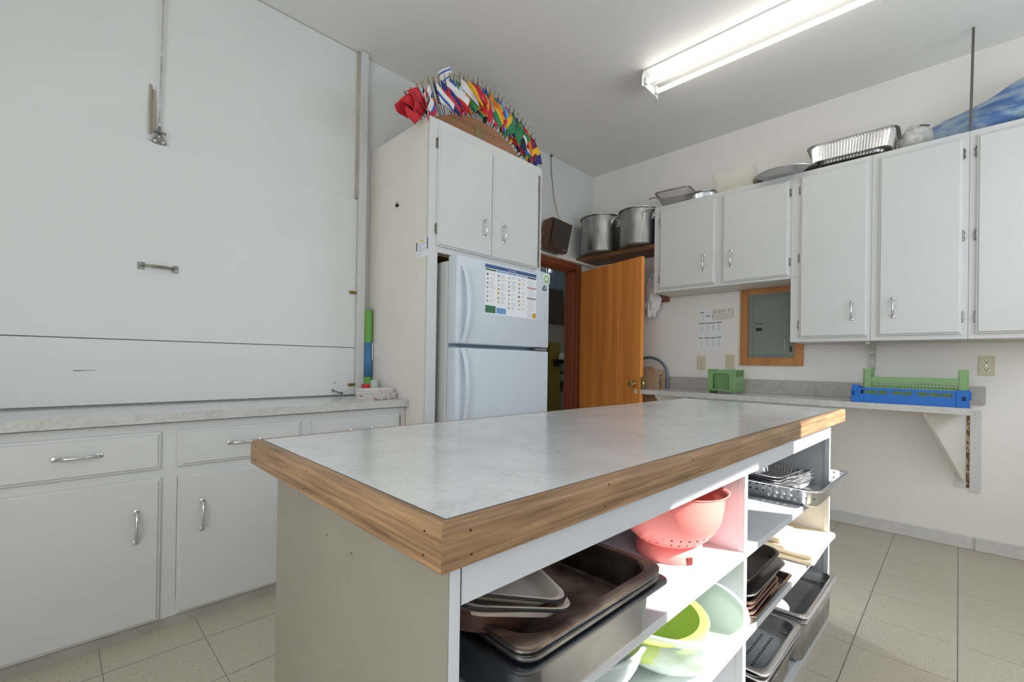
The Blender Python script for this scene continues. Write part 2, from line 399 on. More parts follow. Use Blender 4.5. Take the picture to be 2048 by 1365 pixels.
def hinge(side):
    bm = new(); s = side
    prism(bm, [(0, -.024), (s*.004, -.028), (s*.009, -.022), (s*.0095, -.012), (s*.007, -.008), (s*.007, .008), (s*.0095, .012), (s*.009, .022), (s*.004, .028), (0, .024)], -.004, 0, 'y')
    tube(bm, [(0, -.0055, -.026), (0, -.0055, .026)], .0042)
    for z in (-.03, .03): tube(bm, [(0, -.0055, z-.003), (0, -.0055, z+.003)], [.0045, .0015] if z > 0 else [.0015, .0045])
    for z in (-.014, .014): tube(bm, [(s*.006, -.004, z), (s*.006, -.0055, z)], .002)
    return bm
def cab_front(root, y, x, z, w, h, name, handle=None, hinges=(), t=.019):
    """a door or drawer with its pull and hinges; handle=(cx, cz, 'v'/'h', length); hinges=(side, [z...])"""
    d = obj(name, slab(w, h, t), WHITE, root, loc=(x, y, z))
    if handle:
        cx, cz, o, L = handle
        hh = obj('handle', pull(L), CHROME, d, 60, loc=(cx-x, -t, cz-z), rot=(0, 0 if o == 'v' else PI/2, 0)); hh['label'] = 'chrome arched handle'
    if hinges:
        s, zs = hinges
        for hz in zs:
            q = obj('hinge', hinge(s), OLDCH, d, 50, loc=(-.002 if s < 0 else w+.002, -.001, hz-z)); q['label'] = 'worn metal hinge'
    return d

# ------------------------------------------------------------------ base cabinets along the serving hatch
FY = -.474
def base_unit(x0, x1, label, drawer, doors):
    t = thing('base_cabinet', label, 'cabinet', (x0, -.02, 0))
    w = x1-x0; fy = FY+.02; y = fy+.002
    bm = new()
    i0, i1 = .028, w-.028
    box(bm, i0, i1, y+.0002, -.012, .045, .105); box(bm, i0, i1, y, y+.02, .8, .845)          # bottom rail and top rail
    box(bm, i0, i1, y, y+.02, .622, .665)
    for a, b in ((0, i0), (i1, w)): box(bm, a, b, y, y+.02, .045, .845)
    box(bm, 0, .016, y+.02, 0, .045, .845); box(bm, w-.016, w, y+.02, 0, .045, .845); box(bm, 0, w, -.012, 0, .045, .845)
    obj('carcass', bm, WHITE, t)
    bm = new(); box(bm, 0, w, y+.004, y+.02, 0, .045); obj('kick_board', bm, KICK, t)
    dx0, dx1, hx = drawer
    cab_front(t, y, dx0-x0, .661, dx1-dx0, .152, 'drawer', (hx-x0, .743, 'h', .125))
    for a, b, hx in doors:
        cab_front(t, y, a-x0, .05, b-a, .576, 'door', (hx-x0, .446, 'v', .125) if hx else None)
    return t
base_unit(-4.215, -3.667, 'white base cabinet at far left with wide drawer above one door', (-4.19, -3.695, -3.94), [(-4.19, -3.692, -3.771)])
base_unit(-3.667, -3.12, 'white base cabinet between the far left one and the one beside the tall cabinet', (-3.64, -3.148, -3.395), [(-3.638, -3.148, -3.553)])
base_unit(-3.12, -2.555, 'white base cabinet against the tall fridge cabinet, partly behind the island', (-3.092, -2.594, -2.832), [(-3.09, -2.6, -2.68)])
tp = thing('countertop', 'grey marbled laminate counter under the white serving hatch', 'countertop', (-3.9, -.27, .85))
bm = new(); box(bm, XW+3.9, 1.345, -.236, .225, .002, .0395); obj('laminate_top', bm, LAMI, tp)
bm = new(); box(bm, XW+3.9, 1.345, -.238, -.236, .0015, .0395); e = obj('front_edge', bm, LAME, tp); e['label'] = 'marbled front edge strip'

# serving hatch
sh = thing('serving_hatch', 'white painted sliding serving hatch filling the wall above the counter', 'hatch', (-3.7, -.001, .9))
bm = new(); box(bm, -1.55, 1.047, -.03, 0, .296, 1.243, .0015); obj('shutter_panel', bm, WALLN, sh)
bm = new(); box(bm, -1.55, 1.047, -.03, 0, -.004, .292, .002); obj('lower_panel', bm, WALLN, sh)
bm = new(); box(bm, -1.55, 1.07, -.014, 0, 1.2435, 2.19); obj('upper_panel', bm, WALLN, sh)
# big pull
bm = new()
for s in (-1, 1): box(bm, s*.065-.013, s*.065+.013, -.003, 0, -.017, .017, .001, 1); 
for s in (-1, 1):
    for dz in (-.011, .011): tube(bm, [(s*.065, -.003, dz), (s*.065, -.005, dz)], .0025, 8)
tube(bm, [(-.06, -.003, 0), (-.058, -.018, 0), (-.045, -.028, 0), (-.02, -.031, 0), (.02, -.031, 0), (.045, -.028, 0), (.058, -.018, 0), (.06, -.003, 0)], [.005, .005, .005, .007, .007, .005, .005, .005], 10)
q = obj('pull_handle', bm, OLDCH, sh, 40, loc=(.043, -.031, .646)); q['label'] = 'worn nickel pull handle'
for zz in (.646, .06):
    bm = new(); box(bm, -.022, .022, -.006, 0, -.009, .009, .002); tube(bm, [(-.018, -.009, 0), (.024, -.009, 0)], .0035); tube(bm, [(-.012, -.009, 0), (-.012, -.02, -.012)], .003)
    q = obj('barrel_bolt', bm, BRASS, sh, 40, loc=(1.025, -.031, zz)); q['label'] = 'small aged brass bolt'
for zz, xx in ((.632, .918), (.075, .92), (.622, .63), (.628, .48), (.633, .7)):
    bm = new(); tube(bm, [(xx, -.029, zz), (xx, -.0335, zz)], .0035 if xx > .9 else .0018, 10); obj('screw', bm, OLDCH, sh)
bm = new(); tube(bm, [(-.026, 0, .012), (-.024, -.014, .012), (-.01, -.02, .004), (.01, -.02, -.004), (.024, -.014, -.006), (.026, 0, -.006)], .0035, 8)
for s, dz in ((-1, .012), (1, -.006)): box(bm, s*.028-.006, s*.028+.006, -.003, 0, dz-.007, dz+.007)
obj('lift_handle', bm, OLDCH, sh, 40, loc=(.935, -.031, .014))
bm = new(); box(bm, -.245, -.175, -.0312, -.0300, .150, .1515); box(bm, -.245, -.22, -.0312, -.03, .1485, .150)
obj('scratch_mark', bm, INK, sh)
# post with track
bm = new(); box(bm, -2.652, -2.604, -.062, -.001, .8905, 3.09, .003); struct('trim_3', bm, WHITE)
bm = new(); box(bm, -2.662, -2.6525, -.04, -.0155, 2.15, 3.08); struct('trim_4', bm, mat('stained_track', (.55, .50, .42), .7, noise_amt=.4, noise_scale=14, stretch=(1, 1, .3)))
# ropes and pulley
ROPE = mat('old_rope', (.42, .35, .27), .9, bump=1, bump_scale=500)
WPAINTROPE = mat('painted_rope', (.62, .60, .55), .8, noise_amt=.5, noise_scale=60)
def rope(name, label, pts, r, m):
    bm = new(); tube(bm, pts, r, 8); return tag(obj(name, bm, m, None, 60), label, 'rope', 'ropes above the hatch pulley')
rope('pull_rope', 'long thin rope running from the ceiling down to the pulley', [(-3.655, -.045, 3.09), (-3.66, -.04, 2.6), (-3.664, -.036, 2.22)], .0042, WPAINTROPE)
rope('pull_rope', 'left of the two short brown rope ends beside the pulley', [(-3.697, -.02, 2.42), (-3.699, -.028, 2.3), (-3.698, -.03, 2.18)], .0048, ROPE)
rope('pull_rope', 'right of the two short brown rope ends beside the pulley', [(-3.685, -.02, 2.40), (-3.685, -.03, 2.3), (-3.682, -.032, 2.19)], .0048, ROPE)
pl = thing('rope_pulley', 'small metal pulley with triangular plate at the hatch seam', 'pulley', (-3.664, -.0305, 2.162))
bm = new(); prism(bm, [(-.03, -.012), (-.02, -.022), (.022, -.022), (.03, -.012), (.006, .03), (-.006, .03)], -.006, 0)
obj('plate', bm, OLDCH, pl)
bm = new()
for x in (-.016, .016): tube(bm, [(x, -.006, -.012), (x, -.0095, -.012)], .006, 12)
tube(bm, [(0, -.006, .012), (0, -.009, .012)], .004, 10)
obj('rivet', bm, CHROME, pl)
bm = new(); tube(bm, [(-.022, -.012, .036), (.026, -.016, .03)], .006, 8); tube(bm, [(0, -.01, .03), (0, -.008, .06)], .006, 8); obj('knot_hook', bm, OLDCH, pl, 40)

# things on the hatch counter
CT = .8897
t = thing('rolled_mat', 'tall green roll with a blue paper band standing behind the post', 'mat', (-2.578, -.052, CT))
GR = mat('green_foam', (.16, .36, .09), .7); BL = mat('blue_band', (.06, .20, .38), .5)
bm = new(); loft(bm, [circ(.026, 0, 24, ry=.04), circ(.026, .553, 24, ry=.04)], True, True); obj('roll', bm, GR, t, 50)
bm = new(); loft(bm, [circ(.0268, .12, 24, ry=.0408), circ(.0268, .34, 24, ry=.0408)]); obj('paper_band', bm, BL, t, 50, solid=.0008)
bm = new(); box(bm, .006, .0222, -.0425, -.0395, .23, .335); obj('care_label', bm, PAPER, t, loc=(0, .008, 0), rot=(0, 0, 0))
t = thing('spice_jar', 'small red lidded jar at the counter end beside the hatch', 'jar', (-2.638, -.155, CT))
RED = mat('red_plastic', (.55, .02, .03), .4)
bm = new(); loft(bm, [circ(.022, 0), circ(.024, .003), circ(.024, .028), circ(.022, .031)], True, True); obj('base', bm, RED, t, 40)
bm = new(); loft(bm, [circ(.02, .031), circ(.02, .052)]); obj('glass_body', bm, mat('peach_fill', (.55, .28, .17), .3), t, 40)
bm = new(); loft(bm, [circ(.024, .052), circ(.025, .055), circ(.025, .075), circ(.023, .078)], True, True); obj('lid', bm, RED, t, 40)
t = thing('plastic_cup', 'frosted pale green cup upside down behind the folded towels', 'cup', (-2.590, -.175, CT))
bm = new(); loft(bm, [circ(.034, 0), circ(.033, .003), circ(.024, .098), circ(.021, .102), circ(.0, .102, 32)]); obj('cup_body', bm, mat('frosted_cup', (.55, .66, .60), .3, alpha=.8), t, 50, solid=.0015)
TOW = mat('white_towel', (.74, .70, .69), .9, bump=.6, bump_scale=300)
TOWP = mat('striped_towel', (.75, .70, .70), .9, color2=(.45, .12, .14), noise_scale=45, ramp=(.36, .42), stretch=(3, .6, 1), bump=.6, bump_scale=300)
def towel(name, label, w, l, h, loc, rot, mm, seed):
    bm = new(); rnd = random.Random(seed); N_ = 14; lay = 3; th = h/lay
    for k in range(lay):
        z = k*th; off = rnd.uniform(-.008, .008)
        rings = []
        for i in range(N_+1):
            x = -w/2+w*i/N_; wob = .002*math.sin(i*1.3+k)
            rings.append([Vector((x+off, y_*l/2, z+zz*th+wob)) for y_, zz in ((-1, .1), (-1.03, .5), (-1, .9), (0, 1.0), (1, .9), (1.03, .5), (1, .1), (0, 0))])
        loft(bm, rings, True, True)
    o = obj(name, bm, mm, None, 60, loc=loc, rot=(0, 0, rot))
    return tag(o, label, 'towel', 'folded towels on the hatch counter')
towel('folded_towel', 'red patterned folded towel, lower one of the pile on the counter', .15, .17, .032, (-2.655, -.325, CT), .25, TOWP, 3)
towel('folded_towel', 'plain white folded towel, upper one of the pile on the counter', .15, .15, .026, (-2.668, -.32, CT+.033), .18, TOW, 5)

# ------------------------------------------------------------------ tall cabinet round the fridge
TX0, TX1, TY, TZ = -2.55, -1.596, -.672, 2.489
t = thing('tall_cabinet', 'tall white cabinet built round the fridge with two upper doors', 'cabinet', (TX0, -.004, 0))
w = TX1-TX0; f = TY+.004
bm = new(); box(bm, 0, .018, f+.02, 0, 0, TZ); obj('side_panel', bm, CREAM, t)
bm = new(); box(bm, w-.018, w, f+.02, 0, 0, TZ); obj('side_panel', bm, CREAM, t)
bm = new(); box(bm, .018, w-.018, f+.02, 0, TZ-.018, TZ); obj('top_panel', bm, CREAM, t)
bm = new(); box(bm, .018, w-.018, f+.02, 0, 1.7355, 1.752); obj('shelf', bm, CREAM, t)
bm = new(); box(bm, 0, .066, f, f+.02, 0, TZ, .0015, 1); box(bm, w-.012, w, f, f+.02, 0, TZ, .0015, 1); box(bm, .066, w-.012, f, f+.02, 2.43, TZ); box(bm, .066, w-.012, f, f+.02, 1.735, 1.785)
obj('face_frame', bm, WHITE, t)
bm = new(); box(bm, .07, w-.018, f+.03, -.01, 1.725, 1.735); obj('bare_wood_underside', bm, SHW, t)
cab_front(t, f, -2.497-TX0, 1.769, .418, .667, 'door', (-2.149-TX0, 1.945, 'v', .118), (-1, [2.35, 1.866]))
cab_front(t, f, -2.075-TX0, 1.769, .430, .667, 'door', (-1.984-TX0, 1.946, 'v', .118), (1, [2.344, 1.866]))
# papers and clip on its side (face x = TX0, looking west)
def onside(name, label, cat, y, z): return thing(name, label, cat, (TX0-.0012, y, z), -PI/2)
def patch(bm, x0, x1, z0, z1, y=-.0006): # thin printed patch facing -y
    box(bm, x0, x1, y, 0, z0, z1)
t = onside('notice', 'small printed notice taped to the tall cabinet side', 'paper', -.617, 1.755)
bm = new(); patch(bm, -.06, .058, -.05, .048); obj('sheet', bm, PAPER, t)
bm = new(); patch(bm, -.06, -.05, -.01, .04, -.001); obj('dark_bar', bm, mat('purple_ink', (.07, .05, .12), .6), t)
bm = new(); patch(bm, .046, .056, -.012, .05, -.001); obj('dark_bar', bm, MATS['purple_ink'], t)
bm = new(); patch(bm, -.03, .02, .036, .045, -.001); obj('yellow_heading', bm, mat('yellow_ink', (.7, .6, .15), .6), t)
bm = new()
for i, z in enumerate((.024, .014, .004, -.006, -.016, -.034)): patch(bm, -.045, .035-.02*(i % 3), z, z+.003, -.001)
obj('text_lines', bm, mat('pale_ink', (.42, .42, .55), .6), t)
t = onside('binder_clip', 'small black clip hooked on the tall cabinet side', 'clip', -.351, 2.062)
bm = new(); prism(bm, [(-.012, -.012), (.012, -.012), (.009, .004), (-.009, .004)], -.012, -.001); obj('jaw', bm, BLACK, t)
bm = new(); tube(bm, [(-.009, -.006, .002), (-.014, -.01, .016), (-.008, -.008, .02), (-.003, -.006, .003)], .0012, 6); tube(bm, [(.003, -.006, .003), (.008, -.012, .02), (.014, -.014, .016), (.009, -.006, .002)], .0012, 6); obj('wire_arm', bm, CHROME, t)

# ------------------------------------------------------------------ fridge
FX0, FX1, FYF = -2.44, -1.634, -.79
t = thing('refrigerator', 'white top-freezer refrigerator inside the tall cabinet', 'refrigerator', (FX0, -.05, 0))
w = FX1-FX0; f = FYF+.05
bm = new(); box(bm, .0, w, f+.083, 0, .02, 1.69, .006); obj('body', bm, FRSIDE, t)
bm = new(); box(bm, .012, w-.012, f+.071, f+.083, .08, 1.69); obj('gasket', bm, GASK, t)
for nm, z0, z1, hz0, hz1 in (('freezer_door', 1.216, 1.717, 1.222, 1.655), ('fridge_door', .07, 1.196, .72, 1.192)):
    bm = new(); loft(bm, [rr(w, z1-z0, .012, 0), rr(w, z1-z0, .012, .055), rr(w-.008, z1-z0-.008, .011, .067), rr(w-.02, z1-z0-.02, .01, .071)], True, True, True)
    for v in bm.verts: v.co = Vector((v.co.x+w/2, f+.071-v.co.z, v.co.y+(z0+z1)/2))
    d = obj(nm, bm, FRIDGE, t, 35)
    # recessed arched handle
    bm = new(); n = 16; rings = []
    for i in range(n+1):
        s = i/n; z = hz0+(hz1-hz0)*s
        if nm == 'fridge_door': bow = math.sin(PI*min(1, (1-s)*.62+.02))**.8
        else: bow = math.sin(PI*min(1, s*.62+.02))**.8
        bow = max(.06, math.sin(PI*s)**.7)
        o_ = .012+.03*bow; x = .042+.022*bow
        rings.append([Vector((x-.012, f-o_+.004, z)), Vector((x+.006, f-o_-.004, z)), Vector((x+.017, f-o_, z)), Vector((x+.017, f-o_+.012, z)), Vector((x-.010, f-o_+.014, z))])
    loft(bm, rings, True, True)
    for z in (hz0+.004, hz1-.03): box(bm, .036, .058, f-.014, f+.001, z, z+.026, .003)
    obj('handle', bm, FRIDGE, d, 50)
bm = new(); box(bm, w-.14, w-.02, f+.002, f+.03, 1.2, 1.212); box(bm, w-.09, w-.03, f-.002, f+.004, 1.198, 1.214); obj('hinge', bm, STEELD, t)
bm = new(); box(bm, w-.13, w-.03, f+.02, f+.1, 1.7175, 1.735, .005); obj('top_hinge_cover', bm, FRIDGE, t)
bm = new()
for x in (.05, w-.05): loft(bm, [circ(.018, 0, 12, x, -.06), circ(.018, .02, 12, x, -.06)], True, True); loft(bm, [circ(.018, 0, 12, x, f+.13), circ(.018, .02, 12, x, f+.13)], True, True)
obj('foot', bm, BLACK, t)
# poster on the freezer door
t = thing('sorting_poster', 'waste sorting poster with blue header on the freezer door', 'poster', (-2.0, FYF-.0005, 1.55))
pw, ph = .452, .294
bm = new(); patch(bm, -pw/2, pw/2, -ph/2, ph/2); obj('sheet', bm, PAPER, t)
def band(name, x0, x1, z0, z1, col, y=-.0012):
    bm = new(); patch(bm, x0, x1, z0, z1, y); o = obj(name, bm, mat('print_'+name, col, .6), t); return o
band('blue_header', -pw/2, pw/2, ph/2-.022, ph/2, (.05, .11, .24))
text_mesh('header_text', 'Sort your waste', .011, PAPER, t, (0, -.0014, ph/2-.011), (PI/2, 0, 0), .0002)
cw = pw/5
for i, (nm, c) in enumerate((('green_tab', (.05, .16, .08)), ('blue_tab', (.20, .36, .62)), ('light_blue_tab', (.20, .34, .60)), ('grey_tab', (.30, .38, .48)), ('black_tab', (.04, .05, .06)))):
    band(nm, -pw/2+cw*i+.003, -pw/2+cw*(i+1)-.003, ph/2-.036, ph/2-.026, c)
band('green_box', -pw/2+.004, -pw/2+cw-.003, -ph/2+.006, -ph/2+.05, (.05, .17, .08))
band('blue_box', -pw/2+cw+.004, -pw/2+2*cw-.006, -ph/2+.008, -ph/2+.042, (.14, .33, .62))
band('red_rule', pw/2-cw+.003, pw/2, .048, .055, (.55, .08, .09)); band('dark_green_rule', pw/2-cw+.003, pw/2, -.02, -.013, (.06, .12, .08))
band('orange_bag', pw/2-.036, pw/2-.002, -ph/2+.006, -ph/2+.036, (.62, .33, .03))
rp = random.Random(4)
cols = [('tan_picture', (.45, .38, .22)), ('dark_picture', (.06, .06, .08)), ('grey_picture', (.28, .29, .34)), ('olive_picture', (.30, .36, .16)), ('gold_picture', (.60, .38, .08))]
bms = [new() for _ in cols]; tb = new()
for c in range(4):
    for r_ in range(8):
        z = ph/2-.058-r_*.0265
        if c == 0 and r_ > 6 or c == 1 and r_ > 6: continue
        x = -pw/2+cw*c+.008; k = rp.randrange(5); s = rp.uniform(.7, 1)
        b_ = bms[k]; pts = [(x+.011+.011*s*math.cos(a)*rp.uniform(.6, 1.1), z+.0105*s*math.sin(a)*rp.uniform(.6, 1.1)) for a in [j*2*PI/7 for j in range(7)]]
        prism(b_, pts, -.0012, 0, 'y')
        for j in range(rp.randint(2, 4)): patch(tb, x+.032, x+.032+rp.uniform(.02, .045), z+.007-j*.0055, z+.0088-j*.0055, -.001)
for j in range(34):
    z = ph/2-.046-j*.0066
    if .045 < z < .06 or -.024 < z < -.009 or (z < -ph/2+.04): continue
    patch(tb, pw/2-cw+.006, pw/2-rp.uniform(.006, .035), z, z+.0018, -.001)
for j in range(5): patch(tb, pw/2-cw+.006, pw/2-.045, -ph/2+.008+j*.006, -ph/2+.0105+j*.006, -.001)
for b_, (nm, c) in zip(bms, cols): obj(nm, b_, mat('print_'+nm, c, .6), t)
obj('text_lines', tb, mat('grey_text', (.46, .48, .55), .7), t)
# round the corner magnets
t = thing('recycling_magnet', 'green recycling triangle magnet at the freezer door corner', 'magnet', (-1.672, FYF-.0005, 1.69))
LG = mat('leaf_green', (.22, .42, .10), .5); bm = new()
tri = [(0, .026), (-.03, -.020), (.03, -.020)]
for k in range(3):
    a = Vector(tri[k]); b_ = Vector(tri[(k+1) % 3]); d_ = (b_-a); n_ = Vector((-d_.y, d_.x)).normalized()*.0028
    p0 = a+d_*.14; p1 = a+d_*.86
    prism(bm, [(p0-n_)[:], (p1-n_)[:], (p1+n_*.2)[:], (p1+n_*2)[:], (p0+n_)[:]], -.0012, 0)
obj('arrows', bm, LG, t)
bm = new(); patch(bm, -.03, -.004, -.032, -.0255, -.0012); patch(bm, .0, .03, -.032, -.0255, -.0012); obj('green_lettering_bar', bm, LG, t)
bm = new(); box(bm, -.036, .036, -.0005, .0, -.036, .032); obj('backing', bm, mat('pale_green_card', (.66, .76, .62), .6), t)
t = thing('triangle_magnet', 'grey rounded triangle magnet below the recycling magnet', 'magnet', (-1.69, FYF-.0005, 1.618))
bm = new(); pts = []
for k in range(3):
    a0 = PI/2+k*2*PI/3
    for j in range(-3, 4): a = a0+j*.28; pts.append((.013*math.cos(a0)+.010*math.cos(a), .012*math.sin(a0)+.010*math.sin(a)))
prism(bm, pts, -.003, 0); obj('body', bm, mat('slate', (.12, .15, .19), .5), t)
bm = new(); prism(bm, [(p[0]*.4, p[1]*.4) for p in pts], -.0036, -.003); obj('emblem', bm, mat('pale_slate', (.35, .40, .46), .5), t)

# ------------------------------------------------------------------ flags on the tall cabinet
BX, BZ, BYF = -2.13, TZ+.0005, -.63
t = thing('flag_stand', 'arched wooden stand with a brass crest on the tall cabinet', 'stand', (BX, BYF, BZ))
bm = new(); hw, sg = .385, .142; Rb = (hw*hw+sg*sg)/(2*sg)
def arcz(x, add=0): return math.sqrt(max(0, (Rb+add)**2-x*x))-(Rb-sg)
pts = [(-hw, 0), (hw, 0)]+[(hw-2*hw*i/32, arcz(hw-2*hw*i/32)) for i in range(1, 32)]
prism(bm, pts, 0, .02); obj('board', bm, ARCW, t)
bm = new(); pts2 = [(-hw-.02, 0), (hw+.02, 0)]+[((hw+.02)*(1-2*i/32), max(.004, arcz((hw+.02)*(1-2*i/32)*.96)+.0)) for i in range(1, 32)]
prism(bm, pts2, .02, .09); obj('pole_block', bm, ARCW, t)
bm = new()
loft(bm, [[Vector((-.02+r*(1+.08*math.cos(5*a))*math.cos(a)*.9, y, .068+r*(1+.1*math.cos(4*a))*math.sin(a)*1.15)) for a in [k*2*PI/40 for k in range(40)]] for r, y in ((.047, 0), (.046, -.003), (.03, -.0035), (.026, -.005), (.01, -.006))], False, True)
obj('crest', bm, mat('antique_bronze', (.25, .18, .09), .5, .6, bump=1, bump_scale=180), t, 30)
FC = {'red': (.55, .025, .04), 'white': (.72, .72, .72), 'blue': (.03, .10, .42), 'navy': (.02, .035, .16), 'green': (.03, .20, .08), 'yellow': (.75, .43, .03), 'orange': (.70, .22, .02), 'black': (.02, .02, .025), 'sky blue': (.12, .38, .68), 'maroon': (.22, .015, .05)}
FM = {k: mat('flag_'+k.replace(' ', '_'), v, .75) for k, v in FC.items()}
POLEM = mat('black_pole', (.02, .018, .016), .35); POLEL = mat('pale_pole', (.50, .44, .36), .4); GOLD = mat('gilt_finial', (.35, .25, .08), .4, .8)
pats = [('v', 'red white red'), ('h', 'orange yellow green'), ('s', 'red'), ('v', 'blue yellow red'), ('h', 'yellow blue red'), ('s', 'maroon'), ('v', 'green white orange'), ('h', 'red white blue'), ('h', 'white red'), ('v', 'black yellow red'),
        ('h', 'white blue white'), ('b', 'navy white'), ('x', 'red white'), ('h', 'sky blue white sky blue'), ('h', 'red green'), ('v', 'green yellow red'), ('h', 'red white black'), ('u', 'red white navy'), ('h', 'yellow red yellow'), ('v', 'navy yellow navy'),
        ('h', 'white green'), ('h', 'orange white green'), ('v', 'blue white red'), ('h', 'green white black'), ('x', 'navy red'), ('s', 'green'), ('h', 'white blue red'), ('v', 'red yellow green'), ('h', 'black red yellow'), ('x', 'blue yellow')]
ORD = 'first second third fourth fifth sixth seventh eighth ninth tenth eleventh twelfth thirteenth fourteenth fifteenth sixteenth seventeenth eighteenth nineteenth twentieth'.split()
TENS = {20: 'twenty', 30: 'thirty', 40: 'forty', 50: 'fifty'}
def ordinal(n):
    if n <= 20: return ORD[n-1]
    if n % 10 == 0: return {30: 'thirtieth', 40: 'fortieth', 50: 'fiftieth', 60: 'sixtieth'}[n]
    return TENS[n//10*10]+'-'+ORD[n % 10-1]
def facemat(kind, cols, i, j, nu, nv):
    u, v = (i+.5)/nu, (j+.5)/nv       # u along the fly, v down the hoist
    n = len(cols)
    if kind == 'h': return int(v*n)
    if kind == 'v': return int(u*n)
    if kind == 's': return 0
    if kind == 'b': return 1 if (.12 < v < .28 or .72 < v < .88) else 0
    if kind == 'x': return 1 if abs(u-.38) < .1 or abs(v-.5) < .12 else 0
    if kind == 'u': return 2 if (u < .42 and v < .52) else (0 if int(v*13) % 2 == 0 else 1)
NF = 60
rf = random.Random(21)
for k in range(NF):
    s = (k+.5)/NF
    x0 = -.40+.765*s; x1 = -.545+1.085*s
    zt = .385-1.02*(s-.53)**2*1.0
    if s < .5: zt = .383-.62*(s-.5)**2/.25*.5
    else: zt = .383-(s-.5)**2/.25*.175
    yo = .034+.036*(k % 2)+rf.uniform(-.004, .004)
    base = Vector((x0, yo, max(.006, arcz(x0*.97)-.01))); tip = Vector((x1, yo-.02, zt+rf.uniform(-.006, .006)))
    kind, cn = pats[(k*7+k//30*3) % 30]; cols = cn.split() if 'sky' not in cn else ['sky blue', 'white', 'sky blue']
    if k == 27: kind, cols = 'u', ['red', 'white', 'navy']
    if k in (0, 1, 2, 4): kind, cols = 's', ['red']
    if k == 13: kind, cols = 'b', ['white', 'blue']
    nm = {'h': ' banded', 'v': ' upright striped', 's': ' plain', 'b': ' twin striped', 'x': ' crossed', 'u': ' starred and striped'}[kind]
    uniq = []; [uniq.append(c) for c in cols if c not in uniq]
    lab = 'small'+nm+' '+' '.join(uniq)+' flag, '+ordinal(k+1)+' pole from the left'
    f = thing('miniature_flag', lab, 'flag', (BX, BYF, BZ), 0, 'miniature flags on the arched stand')
    d = (tip-base).normalized()
    bm = new(); tube(bm, [base, tip], .0026, 6); obj('pole', bm, POLEL if k % 3 == 0 else POLEM, f, 50)
    bm = new(); q_ = tip+d*.004; tube(bm, [tip-d*.002, q_, q_+d*.005, q_+d*.011, q_+d*.021], [.003, .0036, .0022, .0038, .0005], 6); obj('finial', bm, GOLD, f, 50)
    nu, nv = (12, 13) if kind == 'u' else (9, 8)
    H_, Lf = rf.uniform(.10, .12), rf.uniform(.125, .15)
    if k < 6: H_, Lf = H_*1.15, Lf*.74
    side = Vector((d.z, 0, -d.x))
    swing = rf.uniform(.55, 1.15)*(-1 if s < .16 else 1); ph = rf.uniform(0, 6); fold = rf.uniform(.009, .016)
    dr = (-d*rf.uniform(.45, .7)+side*swing*.8+Vector((0, rf.uniform(-.5, -.2), -.35))).normalized()
    if k < 6: dr = (side*-1.0+d*rf.uniform(-.1, .35)+Vector((0, rf.uniform(-.3, .1), .05))).normalized()
    if k == 13: dr = (d*.55+side*.85+Vector((0, -.15, 0))).normalized(); fold = .006; H_ = .085; Lf = .10
    nrm = dr.cross(d).normalized()
    bm = new(); grid = []
    h0 = tip-d*.006 if k != 13 else tip+d*.035
    for j in range(nv+1):
        row = []
        for i in range(nu+1):
            u, v = i/nu, j/nv
            P = h0-d*H_*v*(1-.25*u)+dr*Lf*u
            P += nrm*fold*math.sin(u*7+v*2.2+ph)*min(1, u*3)+Vector((0, -.012*u, -.03*u*u))
            P += side*.012*math.sin(v*5+ph*2)*u
            row.append(bm.verts.new(P))
        grid.append(row)
    for j in range(nv):
        for i in range(nu):
            fc = bm.faces.new((grid[j][i], grid[j][i+1], grid[j+1][i+1], grid[j+1][i])); fc.material_index = facemat(kind, cols, i, j, nu, nv)
    cl = obj('flag_cloth', bm, None, f, 60, mats=[FM[c] for c in cols], solid=.0006)

# ------------------------------------------------------------------ speaker and cords over the door
t = thing('wall_speaker', 'tilted brown wooden speaker hanging on the wall above the door', 'speaker', (-.79, -.105, 2.15), (math.radians(8), math.radians(7), math.radians(-8)))
bm = new(); prism(bm, [(-.07, 0), (.09, 0), (.07, .255), (-.055, .275)], -.115, .115, 'x'); obj('cabinet', bm, SPKW, t)
bm = new(); box(bm, -.11, .11, -.085, -.0705, .006, .265, .003); obj('grille', bm, mat('brown_grille_cloth', (.05, .035, .026), .9, bump=1, bump_scale=400), t)
bm = new(); box(bm, .035, .09, -.0865, -.085, .016, .026); obj('nameplate', bm, OLDCH, t)
bm = new(); tube(bm, [(-.117, .02, .14), (-.14, .02, .1), (-.14, .02, .04), (-.12, .0, -.012), (0, -.03, -.02), (.1, -.05, -.012)], .0028, 8); tube(bm, [(-.01, -.07, -.02), (.01, -.07, -.02), (.01, -.03, -.02)], .006, 8); obj('hanging_wire', bm, OLDCH, t, 60)
bm = new(); box(bm, -.03, .03, .06, .1, .1, .16); obj('wall_bracket', bm, STEELD, t)
bm = new(); tube(bm, [(-.71, -.006, 3.088), (-.70, -.006, 2.95), (-.66, -.01, 2.7), (-.61, -.03, 2.52), (-.60, -.10, 2.41)], .0028, 6); tube(bm, [(-.71, -.012, 3.09), (-.71, -.012, 3.08)], .012, 8)
tag(obj('speaker_cord', bm, mat('brown_cord', (.12, .09, .06), .7), None, 60), 'thin brown cord from the ceiling to the wall speaker', 'cord')

